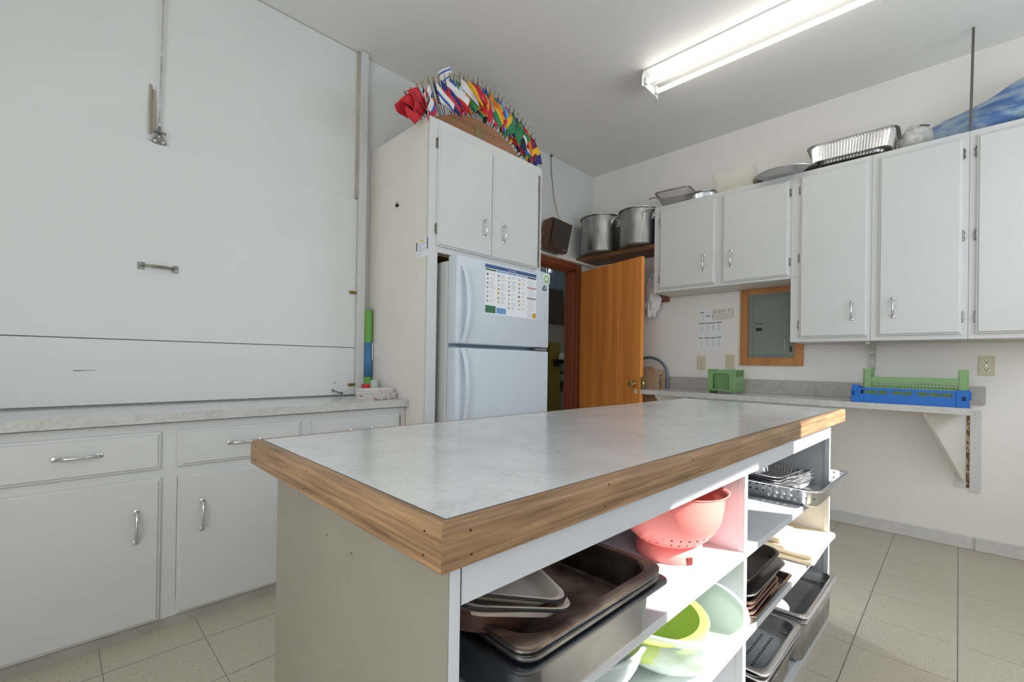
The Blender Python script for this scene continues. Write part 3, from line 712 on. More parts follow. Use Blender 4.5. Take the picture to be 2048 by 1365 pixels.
# ------------------------------------------------------------------ corner shelf with stock pots
t = thing('corner_shelf', 'dark brown wooden shelf under the stock pots in the corner', 'shelf', (0, 0, 2.143))
bm = new(); box(bm, -.30, -.002, -.874, -.002, 0, .04, .002); obj('board', bm, SHW, t)
bm = new(); prism(bm, [(-.27, 0), (-.24, 0), (-.002, -.2), (-.002, -.24)], -.845, -.815, 'y'); obj('bracket', bm, SHW, t)
def pot(label, x, y, r, h, rot):
    t = thing('stock_pot', label, 'pot', (x, y, 2.1835), rot, 'stock pots on the corner shelf')
    bm = new(); loft(bm, [circ(r*.94, 0, 48), circ(r, .012, 48), circ(r, h-.012, 48), circ(r+.012, h-.008, 48), circ(r+.014, h-.002, 48), circ(r+.008, h, 48), circ(r-.004, h-.004, 48), circ(r-.005, .02, 48), circ(.02, .008, 48)], True, True)
    obj('pot_body', bm, ALU, t, 35)
    for s in (0, PI):
        bm = new(); c, q = math.cos, math.sin
        A = [Vector((s2*.055, -(r+.002), z)) for s2 in (-1, 1) for z in (0,)]
        path = [(-.05, -(r+.006), h-.085), (-.05, -(r+.012), h-.055), (-.044, -(r+.035), h-.035), (-.02, -(r+.046), h-.032), (.02, -(r+.046), h-.032), (.044, -(r+.035), h-.035), (.05, -(r+.012), h-.055), (.05, -(r+.006), h-.085)]
        tube(bm, path, .0048, 8)
        for sx in (-1, 1): box(bm, sx*.05-.011, sx*.05+.011, -(r+.006), -(r-.008), h-.105, h-.045, .002)
        obj('handle', bm, CHROME, t, 50, rot=(0, 0, s))
    return t
pot('large dented aluminium stock pot, left one in the wall corner', -.235, -.257, .188, .355, math.radians(-8))
pot('smaller aluminium stock pot, right one against the wall cabinet', -.255, -.68, .166, .33, math.radians(-28))

# ------------------------------------------------------------------ wall cabinets on the east wall
RE = -PI/2
def wall_cab(y0, y1, z0, label, fronts, side=True):
    t = thing('wall_cabinet', label, 'cabinet', (-.001, y0, 0), RE)
    w = y0-y1; zt = 2.486; f = -.325
    bm = new(); fr = [0]+[q for q in ()]
    box(bm, .001, .018, f+.02, 0, z0, zt); box(bm, w-.018, w-.001, f+.02, 0, z0, zt); box(bm, .018, w-.018, f+.02, 0, z0+.0, z0+.018); box(bm, .018, w-.018, f+.02, 0, zt-.018, zt); box(bm, .018, w-.018, -.01, 0, z0, zt)
    obj('carcass', bm, CREAM, t)
    bm = new(); xs = []; 
    for (a, b, *_r) in fronts: xs += [y0-a, y0-b]
    edges = [.0005]+xs+[w-.0005]
    for i in range(0, len(edges), 2):
        if edges[i+1]-edges[i] > .004: box(bm, edges[i], edges[i+1], f, f+.02, z0, zt)
    for i in range(1, len(edges)-1, 2): box(bm, edges[i], edges[i+1], f, f+.02, 2.44, zt); box(bm, edges[i], edges[i+1], f, f+.02, z0, z0+.04)
    obj('face_frame', bm, WHITE, t)
    for (a, b, za, hy, hz, sd, hs) in fronts:
        cab_front(t, f, y0-a, za, a-b, 2.452-za, 'door', (y0-hy, hz, 'v', .12) if hy else None, (sd, hs) if sd else ())
    return t
wall_cab(-.878, -1.925, 1.744, 'short white wall cabinet with two doors above the wall papers', [(-.931, -1.400, 1.768, -1.314, 1.944, -1, [2.352, 1.855]), (-1.455, -1.926+.012, 1.764, -1.524, 1.944, 1, [2.358, 1.862])])
wall_cab(-1.9255, -2.377, 1.291, 'tall white wall cabinet next to the short one, covering the breaker panel corner', [(-1.981, -2.362, 1.319, -2.281, 1.49, -1, [2.358, 1.88, 1.412])])
wall_cab(-2.3775, -2.819, 1.291, 'tall white wall cabinet above the green and blue crates', [(-2.414, -2.793, 1.319, -2.488, 1.494, 1, [2.36, 1.886, 1.418])])
wall_cab(-2.8195, -3.28, 1.291, 'white wall cabinet furthest right, cut by the picture edge', [(-2.848, -3.25, 1.319, -3.18, 1.494, -1, [2.36, 1.884, 1.416])])
t = thing('door_bumper', 'small round cream button on the wall cabinet stile', 'button', (-.327, -1.956, 1.752), RE)
bm = new(); loft(bm, [[Vector((p.x, -p.z, p.y)) for p in circ(r, z, 20)] for r, z in ((.011, 0), (.011, .004), (.008, .006))], True, True); obj('rubber_disc', bm, mat('cream_rubber', (.6, .52, .4), .6), t, 40)
bm = new(); loft(bm, [[Vector((p.x, -p.z, p.y)) for p in circ(r, z, 16)] for r, z in ((.006, .006), (.006, .0075))], False, True); obj('centre', bm, WHITE, t)
# corbel under cabinet, strip under the shelf
bm = new(); prism(bm, [(-.30, 1.2905), (-.10, 1.2905), (-.028, 1.2905), (-.002, 1.2905), (-.002, 1.105), (-.02, 1.112), (-.035, 1.14), (-.03, 1.175), (-.045, 1.2), (-.075, 1.21), (-.085, 1.235), (-.12, 1.25), (-.2, 1.262), (-.29, 1.27)], -2.372, -2.350, 'y')
tag(obj('shelf_bracket', bm, mat('chipped_white_paint', (.68, .66, .60), .6, noise_amt=.25, noise_scale=30), None), 'scalloped white bracket under the tall wall cabinets', 'bracket')
bm = new(); prism(bm, [(-.13, 1.742), (-.002, 1.742), (-.002, 1.70), (-.02, 1.7)], -.872, -.79, 'y')
tag(obj('wooden_cleat', bm, JAMB, None), 'small reddish wooden cleat under the left end of the wall cabinets', 'cleat')

# breaker panel in its frame
bm = new()
y0, y1, z0, z1, w = -1.492, -1.943, 1.123, 1.742, .062
for pts in ([(y0, z0), (y1, z0), (y1+w, z0+w), (y0-w, z0+w)], [(y0, z1), (y1, z1), (y1+w, z1-w+.02), (y0-w, z1-w+.02)], [(y0, z0), (y0, z1), (y0-w, z1-w+.02), (y0-w, z0+w)], [(y1, z0), (y1, z1), (y1+w, z1-w+.02), (y1+w, z0+w)]):
    prism(bm, pts, -.018, -.001, 'x')
tag(obj('panel_frame', bm, PANW, None), 'orange wooden frame around the grey breaker panel', 'frame')
t = thing('breaker_panel', 'grey metal electrical breaker panel in a wooden frame', 'panel', (-.001, -1.7175, 1.43), RE)
bm = new(); box(bm, -.162, .162, -.012, 0, -.243, .265, .002); obj('cover', bm, GREYP, t)
bm = new(); box(bm, -.132, .135, -.018, -.0122, -.228, .25, .003); box(bm, -.124, .127, -.02, -.018, -.218, .24, .002); obj('panel_door', bm, GREYP, t)
bm = new(); box(bm, -.105, -.06, -.022, -.02, -.03, -.006); obj('breaker_window', bm, BLACK, t)
bm = new(); box(bm, -.115, -.055, -.021, -.02, .024, .031); obj('label_strip', bm, mat('dark_green_ink', (.03, .07, .04), .6), t)
bm = new(); box(bm, .138, .150, -.02, -.012, -.20, -.16, .002); obj('latch', bm, BLACK, t)
bm = new(); box(bm, .098, .106, -.0212, -.02, -.18, -.10); obj('pale_sticker', bm, mat('dull_sticker', (.36, .38, .40), .6), t)

def outlet(label, y, z, blank=False, group=None):
    t = thing('wall_outlet' if not blank else 'blank_cover', label, 'outlet' if not blank else 'cover', (-.001, y, z), RE)
    bm = new(); box(bm, -.036, .036, -.006, 0, -.059, .059, .003); obj('cover_plate', bm, IVORY, t)
    if not blank:
        for s in (-1, 1):
            bm = new(); loft(bm, [[Vector((p.x, -zz, p.y+s*.024)) for p in rr(.034, .029, .012, 0)] for zz in (.006, .0085)], False, True); r_ = obj('receptacle', bm, mat('ivory_light', (.70, .66, .52), .4), t)
            bm = new(); box(bm, -.0085, -.0055, -.0092, -.0085, s*.024-.001, s*.024+.008); box(bm, .0055, .0085, -.0092, -.0085, s*.024-.001, s*.024+.009); prism(bm, [(-.003+.0, s*.024-.0095), (.003, s*.024-.0095), (.003, s*.024-.004), (0, s*.024-.0025), (-.003, s*.024-.004)], -.0092, -.0085); obj('slot', bm, BLACK, r_)
        bm = new(); loft(bm, [[Vector((p.x, -zz, p.y)) for p in circ(.003, 0, 10)] for zz in (.006, .0078)], False, True); obj('screw', bm, CHROME, t)
    else:
        bm = new()
        for z_ in (-.03, .03): loft(bm, [[Vector((p.x, -zz, p.y+z_)) for p in circ(.003, 0, 10)] for zz in (.006, .0075)], False, True)
        obj('screw', bm, IVORY, t)
outlet('ivory double outlet beneath the wall papers, left of the green tray', -1.171, 1.137)
outlet('ivory blank cover plate behind the green tray', -1.41, 1.150, True)
outlet('ivory double outlet at far right above the blue crate end', -2.904, 1.139)

# wall papers
NAVYI = mat('green_black_ink', (.02, .07, .04), .6); LINE = mat('pencil_grey', (.32, .33, .38), .7)
def paper(label, y0, y1, z0, z1, rows, rot=0, head=None):
    t = thing('wall_paper_sheet', label, 'paper', (-.001, (y0+y1)/2, (z0+z1)/2), RE)
    w, h = abs(y0-y1)/2, abs(z1-z0)/2
    bm = new(); patch(bm, -w, w, -h, h, -.0008); obj('sheet', bm, PAPER, t)
    bm = new()
    for (a, b, z) in rows: patch(bm, a*w, b*w, z*h-.003, z*h+.0035, -.0012)
    if rows: obj('dark_heading', bm, NAVYI, t)
    return t, w, h
t, w, h = paper('small square white sheet, topmost left of the wall papers', -1.139, -1.254, 1.51, 1.625, [(-.7, -.15, .22), (.1, .8, -.35)])
bm = new()
for x, z in ((-.45, .0), (-.4, -.2), (-.35, -.5), (.4, .6), (.42, .1), (.45, -.6)): patch(bm, x*w-.004, x*w+.006, z*h-.001, z*h+.003, -.0012)
obj('small_marks', bm, LINE, t)
for lab, z0, z1 in (('wide white sheet, middle one of the wall papers', 1.383, 1.500), ('wide white sheet, lowest of the wall papers above the outlet', 1.255, 1.372)):
    t, w, h = paper(lab, -1.134, -1.347, z0, z1, [(-.92, -.45, .72), (-.4, .05, .72), (.06, .42, .74), (.5, .9, .78)] if 'middle' in lab else [(-.9, -.55, .74), (-.45, .02, .72), (.08, .48, .73), (.55, .9, .77)])
    bm = new()
    for c in range(4):
        for zz, q in ((.5, .3), (.25, 1), (.05, 1), (-.15, .8), (-.3, .9), (-.6, .35)):
            x = -.68+c*.46; patch(bm, (x-.06*q)*w, (x+.1*q)*w, zz*h-.0014, zz*h+.0022, -.0012)
    obj('small_marks', bm, LINE, t)
t = thing('handwritten_sign', 'small hand-lettered paper strip right of the square sheet', 'sign', (-.001, -1.3455, 1.556), (0, math.radians(-2.0), RE))
bm = new(); patch(bm, -.086, .086, -.042, .042, -.0008); obj('sheet', bm, mat('cream_paper', (.72, .69, .64), .7), t)
bm = new()
for a in ((-.086, .086, -.042, -.0405), (-.086, .086, .0405, .042), (-.086, -.0845, -.042, .042), (.0845, .086, -.042, .042)): patch(bm, *a, -.0012)
obj('border_line', bm, mat('brown_ink', (.25, .18, .16), .7), t)
for ch, x in (('S', -.066), ('O', -.026), ('F', .006), ('F', .056)): text_mesh('letter', ch, .03, INK, t, (x, -.0012, .023), (PI/2, 0, 0), .0002)
bm = new()
for z, a, b in ((.0, -.06, .05), (-.012, -.05, .07), (-.022, -.065, .03), (-.031, -.06, .06)): patch(bm, a, b, z-.0007, z+.0007, -.0012)
obj('small_writing', bm, LINE, t)
bm = new()
for x, z in ((-.081, -.01), (.08, .008)): box(bm, x-.003, x+.003, -.003, -.0008, z-.003, z+.003)
obj('tack', bm, BLACK, t)

# ------------------------------------------------------------------ east counter
EZ = .9005; EY0, EY1 = -.786, -2.837
t = thing('wall_counter', 'grey marbled laminate counter bracketed along the east wall', 'countertop', (-.001, EY0, EZ-.037), RE)
w = EY0-EY1
bm = new(); box(bm, .0, w, -.471, 0, 0, .0368); obj('laminate_top', bm, LAMI, t)
bm = new(); box(bm, 0, w, -.473, -.471, 0, .0365); box(bm, -.002, 0, -.471, -.002, 0, .0365); obj('front_edge', bm, LAME, t)
bm = new(); box(bm, .10, w+.065, -.02, 0, .0372, .147, .001, 1); obj('backsplash', bm, LAMS, t)
t = thing('counter_bracket', 'white triangular plywood bracket under the right end of the wall counter', 'bracket', (0, -2.80, .38))
bm = new(); prism(bm, [(-.02, .4828), (-.425, .4828), (-.41, .455), (-.02, .03)], -.008, .008, 'y'); obj('gusset', bm, CREAM, t, loc=(0, -.016, 0), rot=(0, 0, math.radians(-24.8)))
bm = new(); box(bm, -.011, -.001, -.085, -.036, -.02, .482); box(bm, -.011, -.0, -.02, .03, 0, .4828) ; obj('back_plate', bm, WHITE, t)
bm = new(); box(bm, -.008, -.001, -.0355, -.0205, .0, .45); obj('crumbling_edge', bm, mat('crumbled_wood', (.42, .33, .24), .9, color2=(.10, .05, .02), noise_scale=60, ramp=(.42, .56), bump=1, bump_scale=120), t)
bm = new()
for z in (.07, .25, .455): tube(bm, [(-.011, -.06, z), (-.0125, -.06, z)], .003, 8)
obj('screw', bm, OLDCH, t)
t = thing('counter_bracket', 'white triangular plywood bracket under the left end of the wall counter', 'bracket', (0, -1.06, .38))
bm = new(); prism(bm, [(-.02, .4828), (-.44, .4828), (-.425, .455), (-.02, .03)], -.008, .008, 'y'); obj('gusset', bm, CREAM, t, rot=(0, 0, math.radians(-14)))
bm = new(); box(bm, -.011, -.0, -.04, .03, 0, .4828); obj('back_plate', bm, WHITE, t)

# green tray
t = thing('green_tray', 'light green plastic desk tray with ribbed side on the wall counter', 'tray', (-.375, -1.373, EZ), RE+math.radians(-2))
gw, gd, gh = .205, .185, .187
bm = new()
zt = gh
# front panel with an inset bay
A = [Vector((0, 0, .03)), Vector((0, 0, zt)), Vector((gw, 0, zt)), Vector((gw, 0, .03)), Vector((gw-.04, 0, .03))]
inner = [(.04, .03)]+[(.04+.018*(1-math.cos(a)), zt-.032-.018+.018*math.sin(a)) for a in [PI/2*i/5 for i in range(6)]]+[(gw-.04-.018*(1-math.cos(a)), zt-.032-.018+.018*math.sin(a)) for a in [PI/2-PI/2*i/5 for i in range(6)]]+[(gw-.04, .03)]
prism(bm, [(0, .03), (0, zt)]+[(gw*.25, zt), (gw*.28, zt-.005), (gw*.6, zt-.005), (gw*.63, zt)]+[(gw, zt), (gw, .03)]+inner[::-1], -.004, .0)
obj('front_panel', bm, GREENP, t)
bm = new(); box(bm, .028, gw-.028, .046, .05, .022, zt-.01); box(bm, .004, .012, .0, .02, .0, .05); box(bm, gw-.012, gw-.004, .0, .02, 0, .05); prism(bm, [(.012, .022), (.03, .018), (gw/2, .022), (gw-.03, .016), (gw-.012, .016), (gw-.012, .034), (.012, .034)], .004, .016); obj('recessed_back', bm, GREENP, t)
bm = new()
box(bm, gw-.006, gw, 0, .012, .0, zt); box(bm, gw-.006, gw, gd-.014, gd, .0, zt)
box(bm, gw-.006, gw-.001, .012, gd-.014, .10, .13); box(bm, gw-.006, gw-.002, .012, gd-.014, .02, .1)
for i in range(5): box(bm, gw-.003, gw+.002, .012, gd-.014, .03+i*.0145, .037+i*.0145)
obj('ribbed_side', bm, GREENP, t)
bm = new(); box(bm, 0, .005, .0, gd, .0, zt); box(bm, .005, gw-.006, gd-.005, gd, .02, zt-.004); obj('far_side', bm, GREENP, t)
bm = new(); box(bm, .004, gw-.004, .02, gd-.004, .02, .024); obj('tray_bottom', bm, GREENP, t)

# blue crate with the green basket in it (local x runs along the wall, front faces the room)
def pierced(bm, x0, x1, z0, z1, nx, nz, y, rx, rz, stag=False):
    sx, sz = (x1-x0)/nx, (z1-z0)/nz
    for i in range(nx):
        for k in range(nz):
            cx, cz = x0+sx*(i+.5), z0+sz*(k+.5)
            O = [bm.verts.new((cx+sx/2*c, y, cz+sz/2*s)) for c, s in ((1, 0), (1, 1), (0, 1), (-1, 1), (-1, 0), (-1, -1), (0, -1), (1, -1))]
            I = [bm.verts.new((cx+rx*math.cos(a), y, cz+rz*math.sin(a))) for a in [j*PI/4 for j in range(8)]]
            for j in range(8): bm.faces.new((O[j], O[(j+1) % 8], I[(j+1) % 8], I[j]))
t = thing('blue_crate', 'royal blue plastic crate on the right end of the wall counter', 'crate', (-.462, -2.303, EZ), RE)
cwid, cd, chh = .525, .27, .098
bm = new()
def frame_with_windows(bm, x0, x1, z0, z1, wins, y0, y1):
    zs0, zs1 = wins[0][2], wins[0][3]
    box(bm, x0, x1, y0, y1, z0, zs0); box(bm, x0, x1, y0, y1, zs1, z1)
    e = x0
    for a, b, c, d in wins: box(bm, e, a, y0, y1, zs0, zs1); e = b
    box(bm, e, x1, y0, y1, zs0, zs1)
wz = (.055, .078)
frame_with_windows(bm, .0, cwid, .0, chh-.006, [(.045, .075, *wz), (.08, .125, *wz), (.13, .175, *wz), (.195, .24, *wz), (.245, .285, *wz), (.31, .355, *wz), (.36, .405, *wz), (.41, .455, *wz)], 0, .006)
obj('front_wall', bm, BLUEP, t)
bm = new(); frame_with_windows(bm, .0, cwid, .0, chh-.006, [(.05, .15, *wz), (.18, .28, *wz), (.31, .45, *wz)], cd-.006, cd); obj('rear_wall', bm, BLUEP, t)
for x in (0, cwid-.006):
    bm = new(); box(bm, x, x+.006, .006, cd-.006, 0, .06); box(bm, x, x+.006, .006, .07, .06, chh); box(bm, x, x+.006, cd-.07, cd-.006, .06, chh); box(bm, x, x+.006, .07, cd-.07, .085, chh); obj('end_wall', bm, BLUEP, t)
bm = new(); box(bm, .0, .034, -.004, .03, chh-.021, chh+.012, .003); box(bm, -.004, .035, -.003, .02, .0, chh-.02, .003); obj('corner_post', bm, BLUEP, t)
bm = new(); box(bm, cwid-.055, cwid-.003, -.004, .02, .0, chh-.002, .003); box(bm, cwid-.006, cwid+.008, .01, .05, .045, .09, .003); obj('corner_post', bm, BLUEP, t)
bm = new(); box(bm, cwid-.032, cwid-.014, -.006, -.0038, .04, .062); box(bm, .004, .014, -.0052, -.0028, .045, .068); obj('slot', bm, mat('deep_blue', (.002, .02, .10), .6), t)
bm = new(); box(bm, .004, cwid-.004, .006, cd-.006, 0, .006); obj('crate_bottom', bm, BLUEP, t)
t = thing('green_basket', 'light green pierced plastic basket sitting in the blue crate', 'basket', (-.435, -2.36, EZ+.0065), RE)
bw, bd, bh = .46, .19, .145
for nm, y in (('front_wall', 0), ('rear_wall', bd)):
    bm = new(); pierced(bm, .036, bw-.032, .014, .126, 26, 6, y, .0062, .0066)
    obj(nm, bm, GREENP, t, solid=.003)
    bm = new(); box(bm, .034, bw-.03, y-.002, y+.002, .126, .152, .001, 1); box(bm, .0, .034, y-.004, y+.004, .0, .205, .004); box(bm, bw-.038, bw, y-.004, y+.004, .0, .205, .004); obj('rim_and_posts', bm, GREENP, t)
for x in (0, bw):
    bm = new()
    for v in (0,): pierced(bm, 0, bd, .014, .126, 11, 6, 0, .0062, .0066)
    for v in bm.verts: v.co = Vector((x, v.co.x, v.co.z))
    box(bm, x-.002, x+.002, 0, bd, .126, .152); box(bm, x-.004, x+.004, 0, .03, 0, .205, .003); box(bm, x-.004, x+.004, bd-.03, bd, 0, .205, .003)
    obj('end_wall', bm, GREENP, t)
bm = new(); box(bm, 0, bw, 0, bd, 0, .004); obj('basket_bottom', bm, GREENP, t)

# ------------------------------------------------------------------ things on top of the wall cabinets
CTZ = 2.4868
t = thing('mesh_strainer', 'rectangular wire mesh strainer with dark rim on the cabinet end', 'strainer', (-.20, -1.0, CTZ), (0, 0, RE+.1))
MESHM = mat('wire_mesh', (.38, .37, .33), .5, .6, alpha=.55)
bm = new(); loft(bm, [rr(.30, .20, .04, .135), rr(.27, .17, .04, .10), rr(.16, .10, .03, .012), rr(.12, .07, .03, .006)], False, True); obj('mesh_bowl', bm, MESHM, t, 60)
bm = new(); pth = rr(.30, .20, .04, .137); tube(bm, pth+[pth[0]], .0055, 8, False); obj('rim', bm, STEELD, t, 60)
bm = new(); tube(bm, [(-.148, 0, .137), (-.205, 0, .137), (-.235, 0, .137)], .006, 8) ; box(bm, -.04, .03, -.03, .03, .0, .006); obj('handle', bm, CHROME, t, 60)
def crimped(w, l, r, h, n, amp, tp=.8):
    bm = new(); rings = []
    def ring(w_, l_, z, a):
        base = rr(w_, l_, r, z, n=8); out = []
        m_ = len(base)
        # resample perimeter
        per = [0]
        for i in range(m_): per.append(per[-1]+(base[(i+1) % m_]-base[i]).length)
        tot = per[-1]; c = Vector((0, 0, z))
        for k in range(n):
            d_ = tot*k/n; i = max(j for j in range(m_) if per[j] <= d_)
            q = base[i].lerp(base[(i+1) % m_], (d_-per[i])/max(1e-6, per[i+1]-per[i]))
            dirv = (q-c).normalized(); out.append(q+dirv*(a if k % 2 else -a))
        return out
    rings = [ring(w*tp, l*tp, 0, 0), ring(w*(tp+.02), l*(tp+.02), .003, amp), ring(w*.97, l*.97, h*.95, amp), ring(w*1.0, l*1.0, h*.96, amp*.4), ring(w*1.06, l*1.06, h, amp*.3), ring(w*1.07, l*1.07, h-.004, 0)]
    loft(bm, rings, True, False); return bm
t = thing('foil_pans', 'round crimped foil pan stacked in another beside the strainer', 'pan', (-.175, -1.245, CTZ))
bm = crimped(.19, .19, .09, .062, 120, .0018); obj('lower_pan', bm, FOIL, t, 20)
bm = crimped(.185, .185, .088, .062, 120, .0018); obj('upper_pan', bm, FOIL, t, 20, loc=(0, 0, .008))
bm = new(); loft(bm, [circ(.104, .066, 40), circ(.106, .073, 40), circ(.101, .078, 40), circ(.0, .078, 40)]); obj('grey_lid', bm, STEELD, t, 40)
t = thing('plastic_bin', 'clear yellowed plastic food bin on the wall cabinet', 'bin', (-.17, -1.49, CTZ), RE+.12)
bm = new(); loft(bm, [rr(.26, .20, .03, .002), rr(.30, .235, .03, .16), rr(.315, .25, .03, .166), rr(.315, .25, .03, .172)], True, False); obj('bin_body', bm, CLEARY, t, 40, solid=.003)
bm = new(); box(bm, -.12, .12, -.09, .09, .004, .02, .004); obj('flat_contents', bm, mat('tan_liner', (.60, .56, .46), .7, alpha=.5), t)
t = thing('round_platter', 'large round metal platter lying on the wall cabinet', 'platter', (-.245, -1.865, CTZ))
bm = new(); loft(bm, [circ(.15, 0, 56), circ(.165, .008, 56), circ(.20, .022, 56), circ(.212, .027, 56), circ(.214, .031, 56), circ(.208, .032, 56), circ(.168, .016, 56), circ(.0, .014, 56)], True, False); obj('plate', bm, ALUP, t, 40)
t = thing('foil_roasting_pan', 'large fluted foil roasting pan propped tilted on the wall cabinet', 'pan', (-.185, -2.255, CTZ+.03), (math.radians(-7), math.radians(1), RE))
bm = crimped(.47, .30, .05, .115, 170, .0035, .9); obj('pan_body', bm, FOIL, t, 20)
bm = crimped(.40, .25, .05, .05, 120, .0015, .85); obj('reflection_pan', bm, STEELD, t, 20, loc=(0, 0, -.016))  # dark pan shape standing in for the reflection on the foil's underside
def blob(name, m, c, s, seed, parent, amp=.25, freq=7, flat=.1, squash=None, n=36, mm=22):
    bm = new(); rings = []
    for j in range(1, mm):
        ph = PI*j/mm; ring = []
        for i in range(n):
            th = 2*PI*i/n; d_ = Vector((math.sin(ph)*math.cos(th), math.sin(ph)*math.sin(th), math.cos(ph)))
            k_ = 1+amp*noise.noise(d_*freq*.35+Vector((seed, 0, 0)))+amp*.35*noise.noise(Vector((d_.x*freq, d_.y*freq*.5, d_.z*freq*2+seed)))
            p = Vector((d_.x*s[0]*k_, d_.y*s[1]*k_, d_.z*s[2]*k_))
            if squash: p = squash(p)
            if p.z < -s[2]*(1-flat): p.z = -s[2]*(1-flat)
            ring.append(Vector(c)+p)
        rings.append(ring)
    loft(bm, rings, True, True); return obj(name, bm, m, parent, 70)
t = thing('clear_bag_bundle', 'crumpled clear plastic bag between the foil pan and blue bag', 'bag', (-.19, -2.60, CTZ+.002))
blob('bag_film', BAGC, (0, .02, .07), (.10, .085, .08), 3, t, .28, 8)
bm = new(); tube(bm, [(-.06, .05, .12), (-.03, .0, .15), (.03, -.04, .16)], .004, 6); obj('dark_tie', bm, INK, t, 50)
t = thing('blue_plastic_bag', 'large translucent blue plastic bag piled on the right wall cabinets', 'bag', (-.150, -2.98, CTZ+.002))
blob('bag_film', BAGB, (0, .0, .125), (.115, .35, .15), 8, t, .2, 5, .12, lambda p: Vector((p.x, p.y, p.z+.05*math.sin(-p.y*7)-.02)), 56, 30)
blob('packed_contents', mat('pale_contents', (.42, .50, .55), .8, noise_amt=.3, noise_scale=8), (0, -.03, .1), (.085, .26, .095), 5, t, .2, 4, .05)
bm = new(); tube(bm, [(-.318, -2.821, CTZ), (-.30, -2.829, ZC-.003)], .0062, 10)
tag(obj('metal_rod', bm, mat('dull_rod', (.16, .15, .14), .5, .5), None, 60), 'thin grey rod from the wall cabinets up to the ceiling', 'rod')

# ------------------------------------------------------------------ behind the open door
t = thing('hanging_bag', 'crumpled white plastic bag hanging between door and wall cabinet', 'bag', (-.105, -.745, 1.56))
def sq(p): return Vector((p.x*(1-.35*max(0, p.z)/.19), p.y*(1-.5*max(0, p.z)/.19), p.z))
blob('bag_film', BAGW, (0, 0, .19), (.062, .082, .20), 12, t, .35, 9, .02, sq)
bm = new(); tube(bm, [(0, 0, .37), (.03, .02, .43), (.095, .03, .46)], .004, 6); obj('bag_handle', bm, BAGW, t, 60)
t = thing('cardboard_box', 'tall brown cardboard box behind the open door', 'box', (-.187, -.765, 0))
bm = new(); box(bm, -.10, .092, -.12, .105, .0, 1.065, .002); obj('box_body', bm, CARD, t)
bm = new(); prism(bm, [(-.12, 1.0655), (.10, 1.0655), (.085, 1.08), (-.085, 1.105)], -.099, -.096, 'x'); obj('flap', bm, CARD2, t)
text_mesh('printed_word', 'Laped', .078, INK, t, (.0, -.1206, .937), (PI/2, -PI/2, 0), .0004, 'CENTER').rotation_euler = (PI/2, PI/2, 0)
t = thing('hand_truck', 'blue grey bent tube hoop rising behind the cardboard box', 'hand truck', (-.05, -.695, 0))
HT = mat('blue_grey_tube', (.17, .22, .28), .35, .4)
bm = new(); pth = [(0, -.185, .0), (0, -.185, 1.02)]+[(0, -.185*math.cos(a), 1.02+.165*math.sin(a)) for a in [PI*i/16 for i in range(1, 17)]]+[(0, .185, .0)]
tube(bm, pth, .013, 10); obj('hoop', bm, HT, t, 60)
bm = new(); 
for z in (.3, .7): box(bm, -.008, .008, -.18, .18, z, z+.03)
box(bm, -.03, .04, -.19, .19, 0, .008); obj('cross_bar', bm, HT, t)

# ------------------------------------------------------------------ ceiling light
def ceiling_light(label, x, y0, y1):
    L_ = abs(y1-y0); t = thing('fluorescent_light', label, 'ceiling light', (x, y0, ZC), RE)
    W_ = mat('fixture_white', (.60, .61, .60), .35)
    bm = new(); prism(bm, [(-.085, -.001), (.085, -.001), (.085, -.012), (.045, -.028), (.03, -.06), (-.03, -.06), (-.045, -.028), (-.085, -.012)], 0.004, L_-.004, 'x'); obj('housing', bm, W_, t)
    for xx in (0, L_-.004):
        bm = new(); prism(bm, [(-.085, -.001), (.085, -.001), (.112, -.06), (.112, -.122), (.085, -.112), (-.085, -.112), (-.112, -.122), (-.112, -.06)], xx, xx+.004, 'x'); obj('end_plate', bm, W_, t)
    TM = emis('lit_tube', (1, .95, .84), 6.5)
    for s in (-.072, .072):
        bm = new(); tube(bm, [(.022, s, -.085), (L_-.022, s, -.085)], .0145, 16); obj('tube', bm, TM, t, 60)
        for xx in (.004, L_-.022): bm = new(); box(bm, xx, xx+.018, s-.012, s+.012, -.10, -.055, .003); obj('lamp_holder', bm, W_, t)
    return t
ceiling_light('twin tube fluorescent light on the ceiling', -1.168, -1.262, -2.50)
ceiling_light('unseen twin tube fluorescent light behind the camera, added as fill', -4.75, -2.45, -3.7)  # unseen fixture, added to lift the room's overall brightness

# ------------------------------------------------------------------ the island (own frame, turned 1.2 degrees)
MI = Matrix.Translation((-3.6924, -2.3597, 0)) @ Matrix.Rotation(math.radians(-1.204), 4, 'Z')
IL, IW, IZ, IB = 2.289, .775, .9218, .8661
SA, SB = .595, .3586
t = thing('island_worktop', 'long kitchen island top, white laminate edged in oak', 'worktop', (0, 0, IB), 0, None, MI)
h = IZ-IB; e = .0195
bm = new(); box(bm, e, IL-e, e, IW-e, 0, h-.0003); obj('laminate', bm, LAMI, t)
def edge_board(L_, long_):
    bm = new(); prof = [(0, 0), (0, h-.010), (.0015, h-.004), (.005, h-.001), (.010, h), (e-.0008, h), (e-.0008, 0)]
    A = []; 
    for end in (0, 1):
        ring = []
        for d_, z in prof: ring.append(Vector(((d_ if end == 0 else L_-d_), d_, z)))
        A.append(ring)
    loft(bm, A, True, True); return bm
o = obj('edge_board', edge_board(IL, True), OAKX, t); o['label'] = 'oak edge board along the shelf side'
o = obj('edge_board', edge_board(IW, False), OAKX, t, loc=(0, IW, 0), rot=(0, 0, -PI/2)); o['label'] = 'oak edge board across the near end'
o = obj('edge_board', edge_board(IL, True), OAKX, t, loc=(IL, IW, 0), rot=(0, 0, PI))
o = obj('edge_board', edge_board(IW, False), OAKX, t, loc=(IL, 0, 0), rot=(0, 0, PI/2))
bm = new()
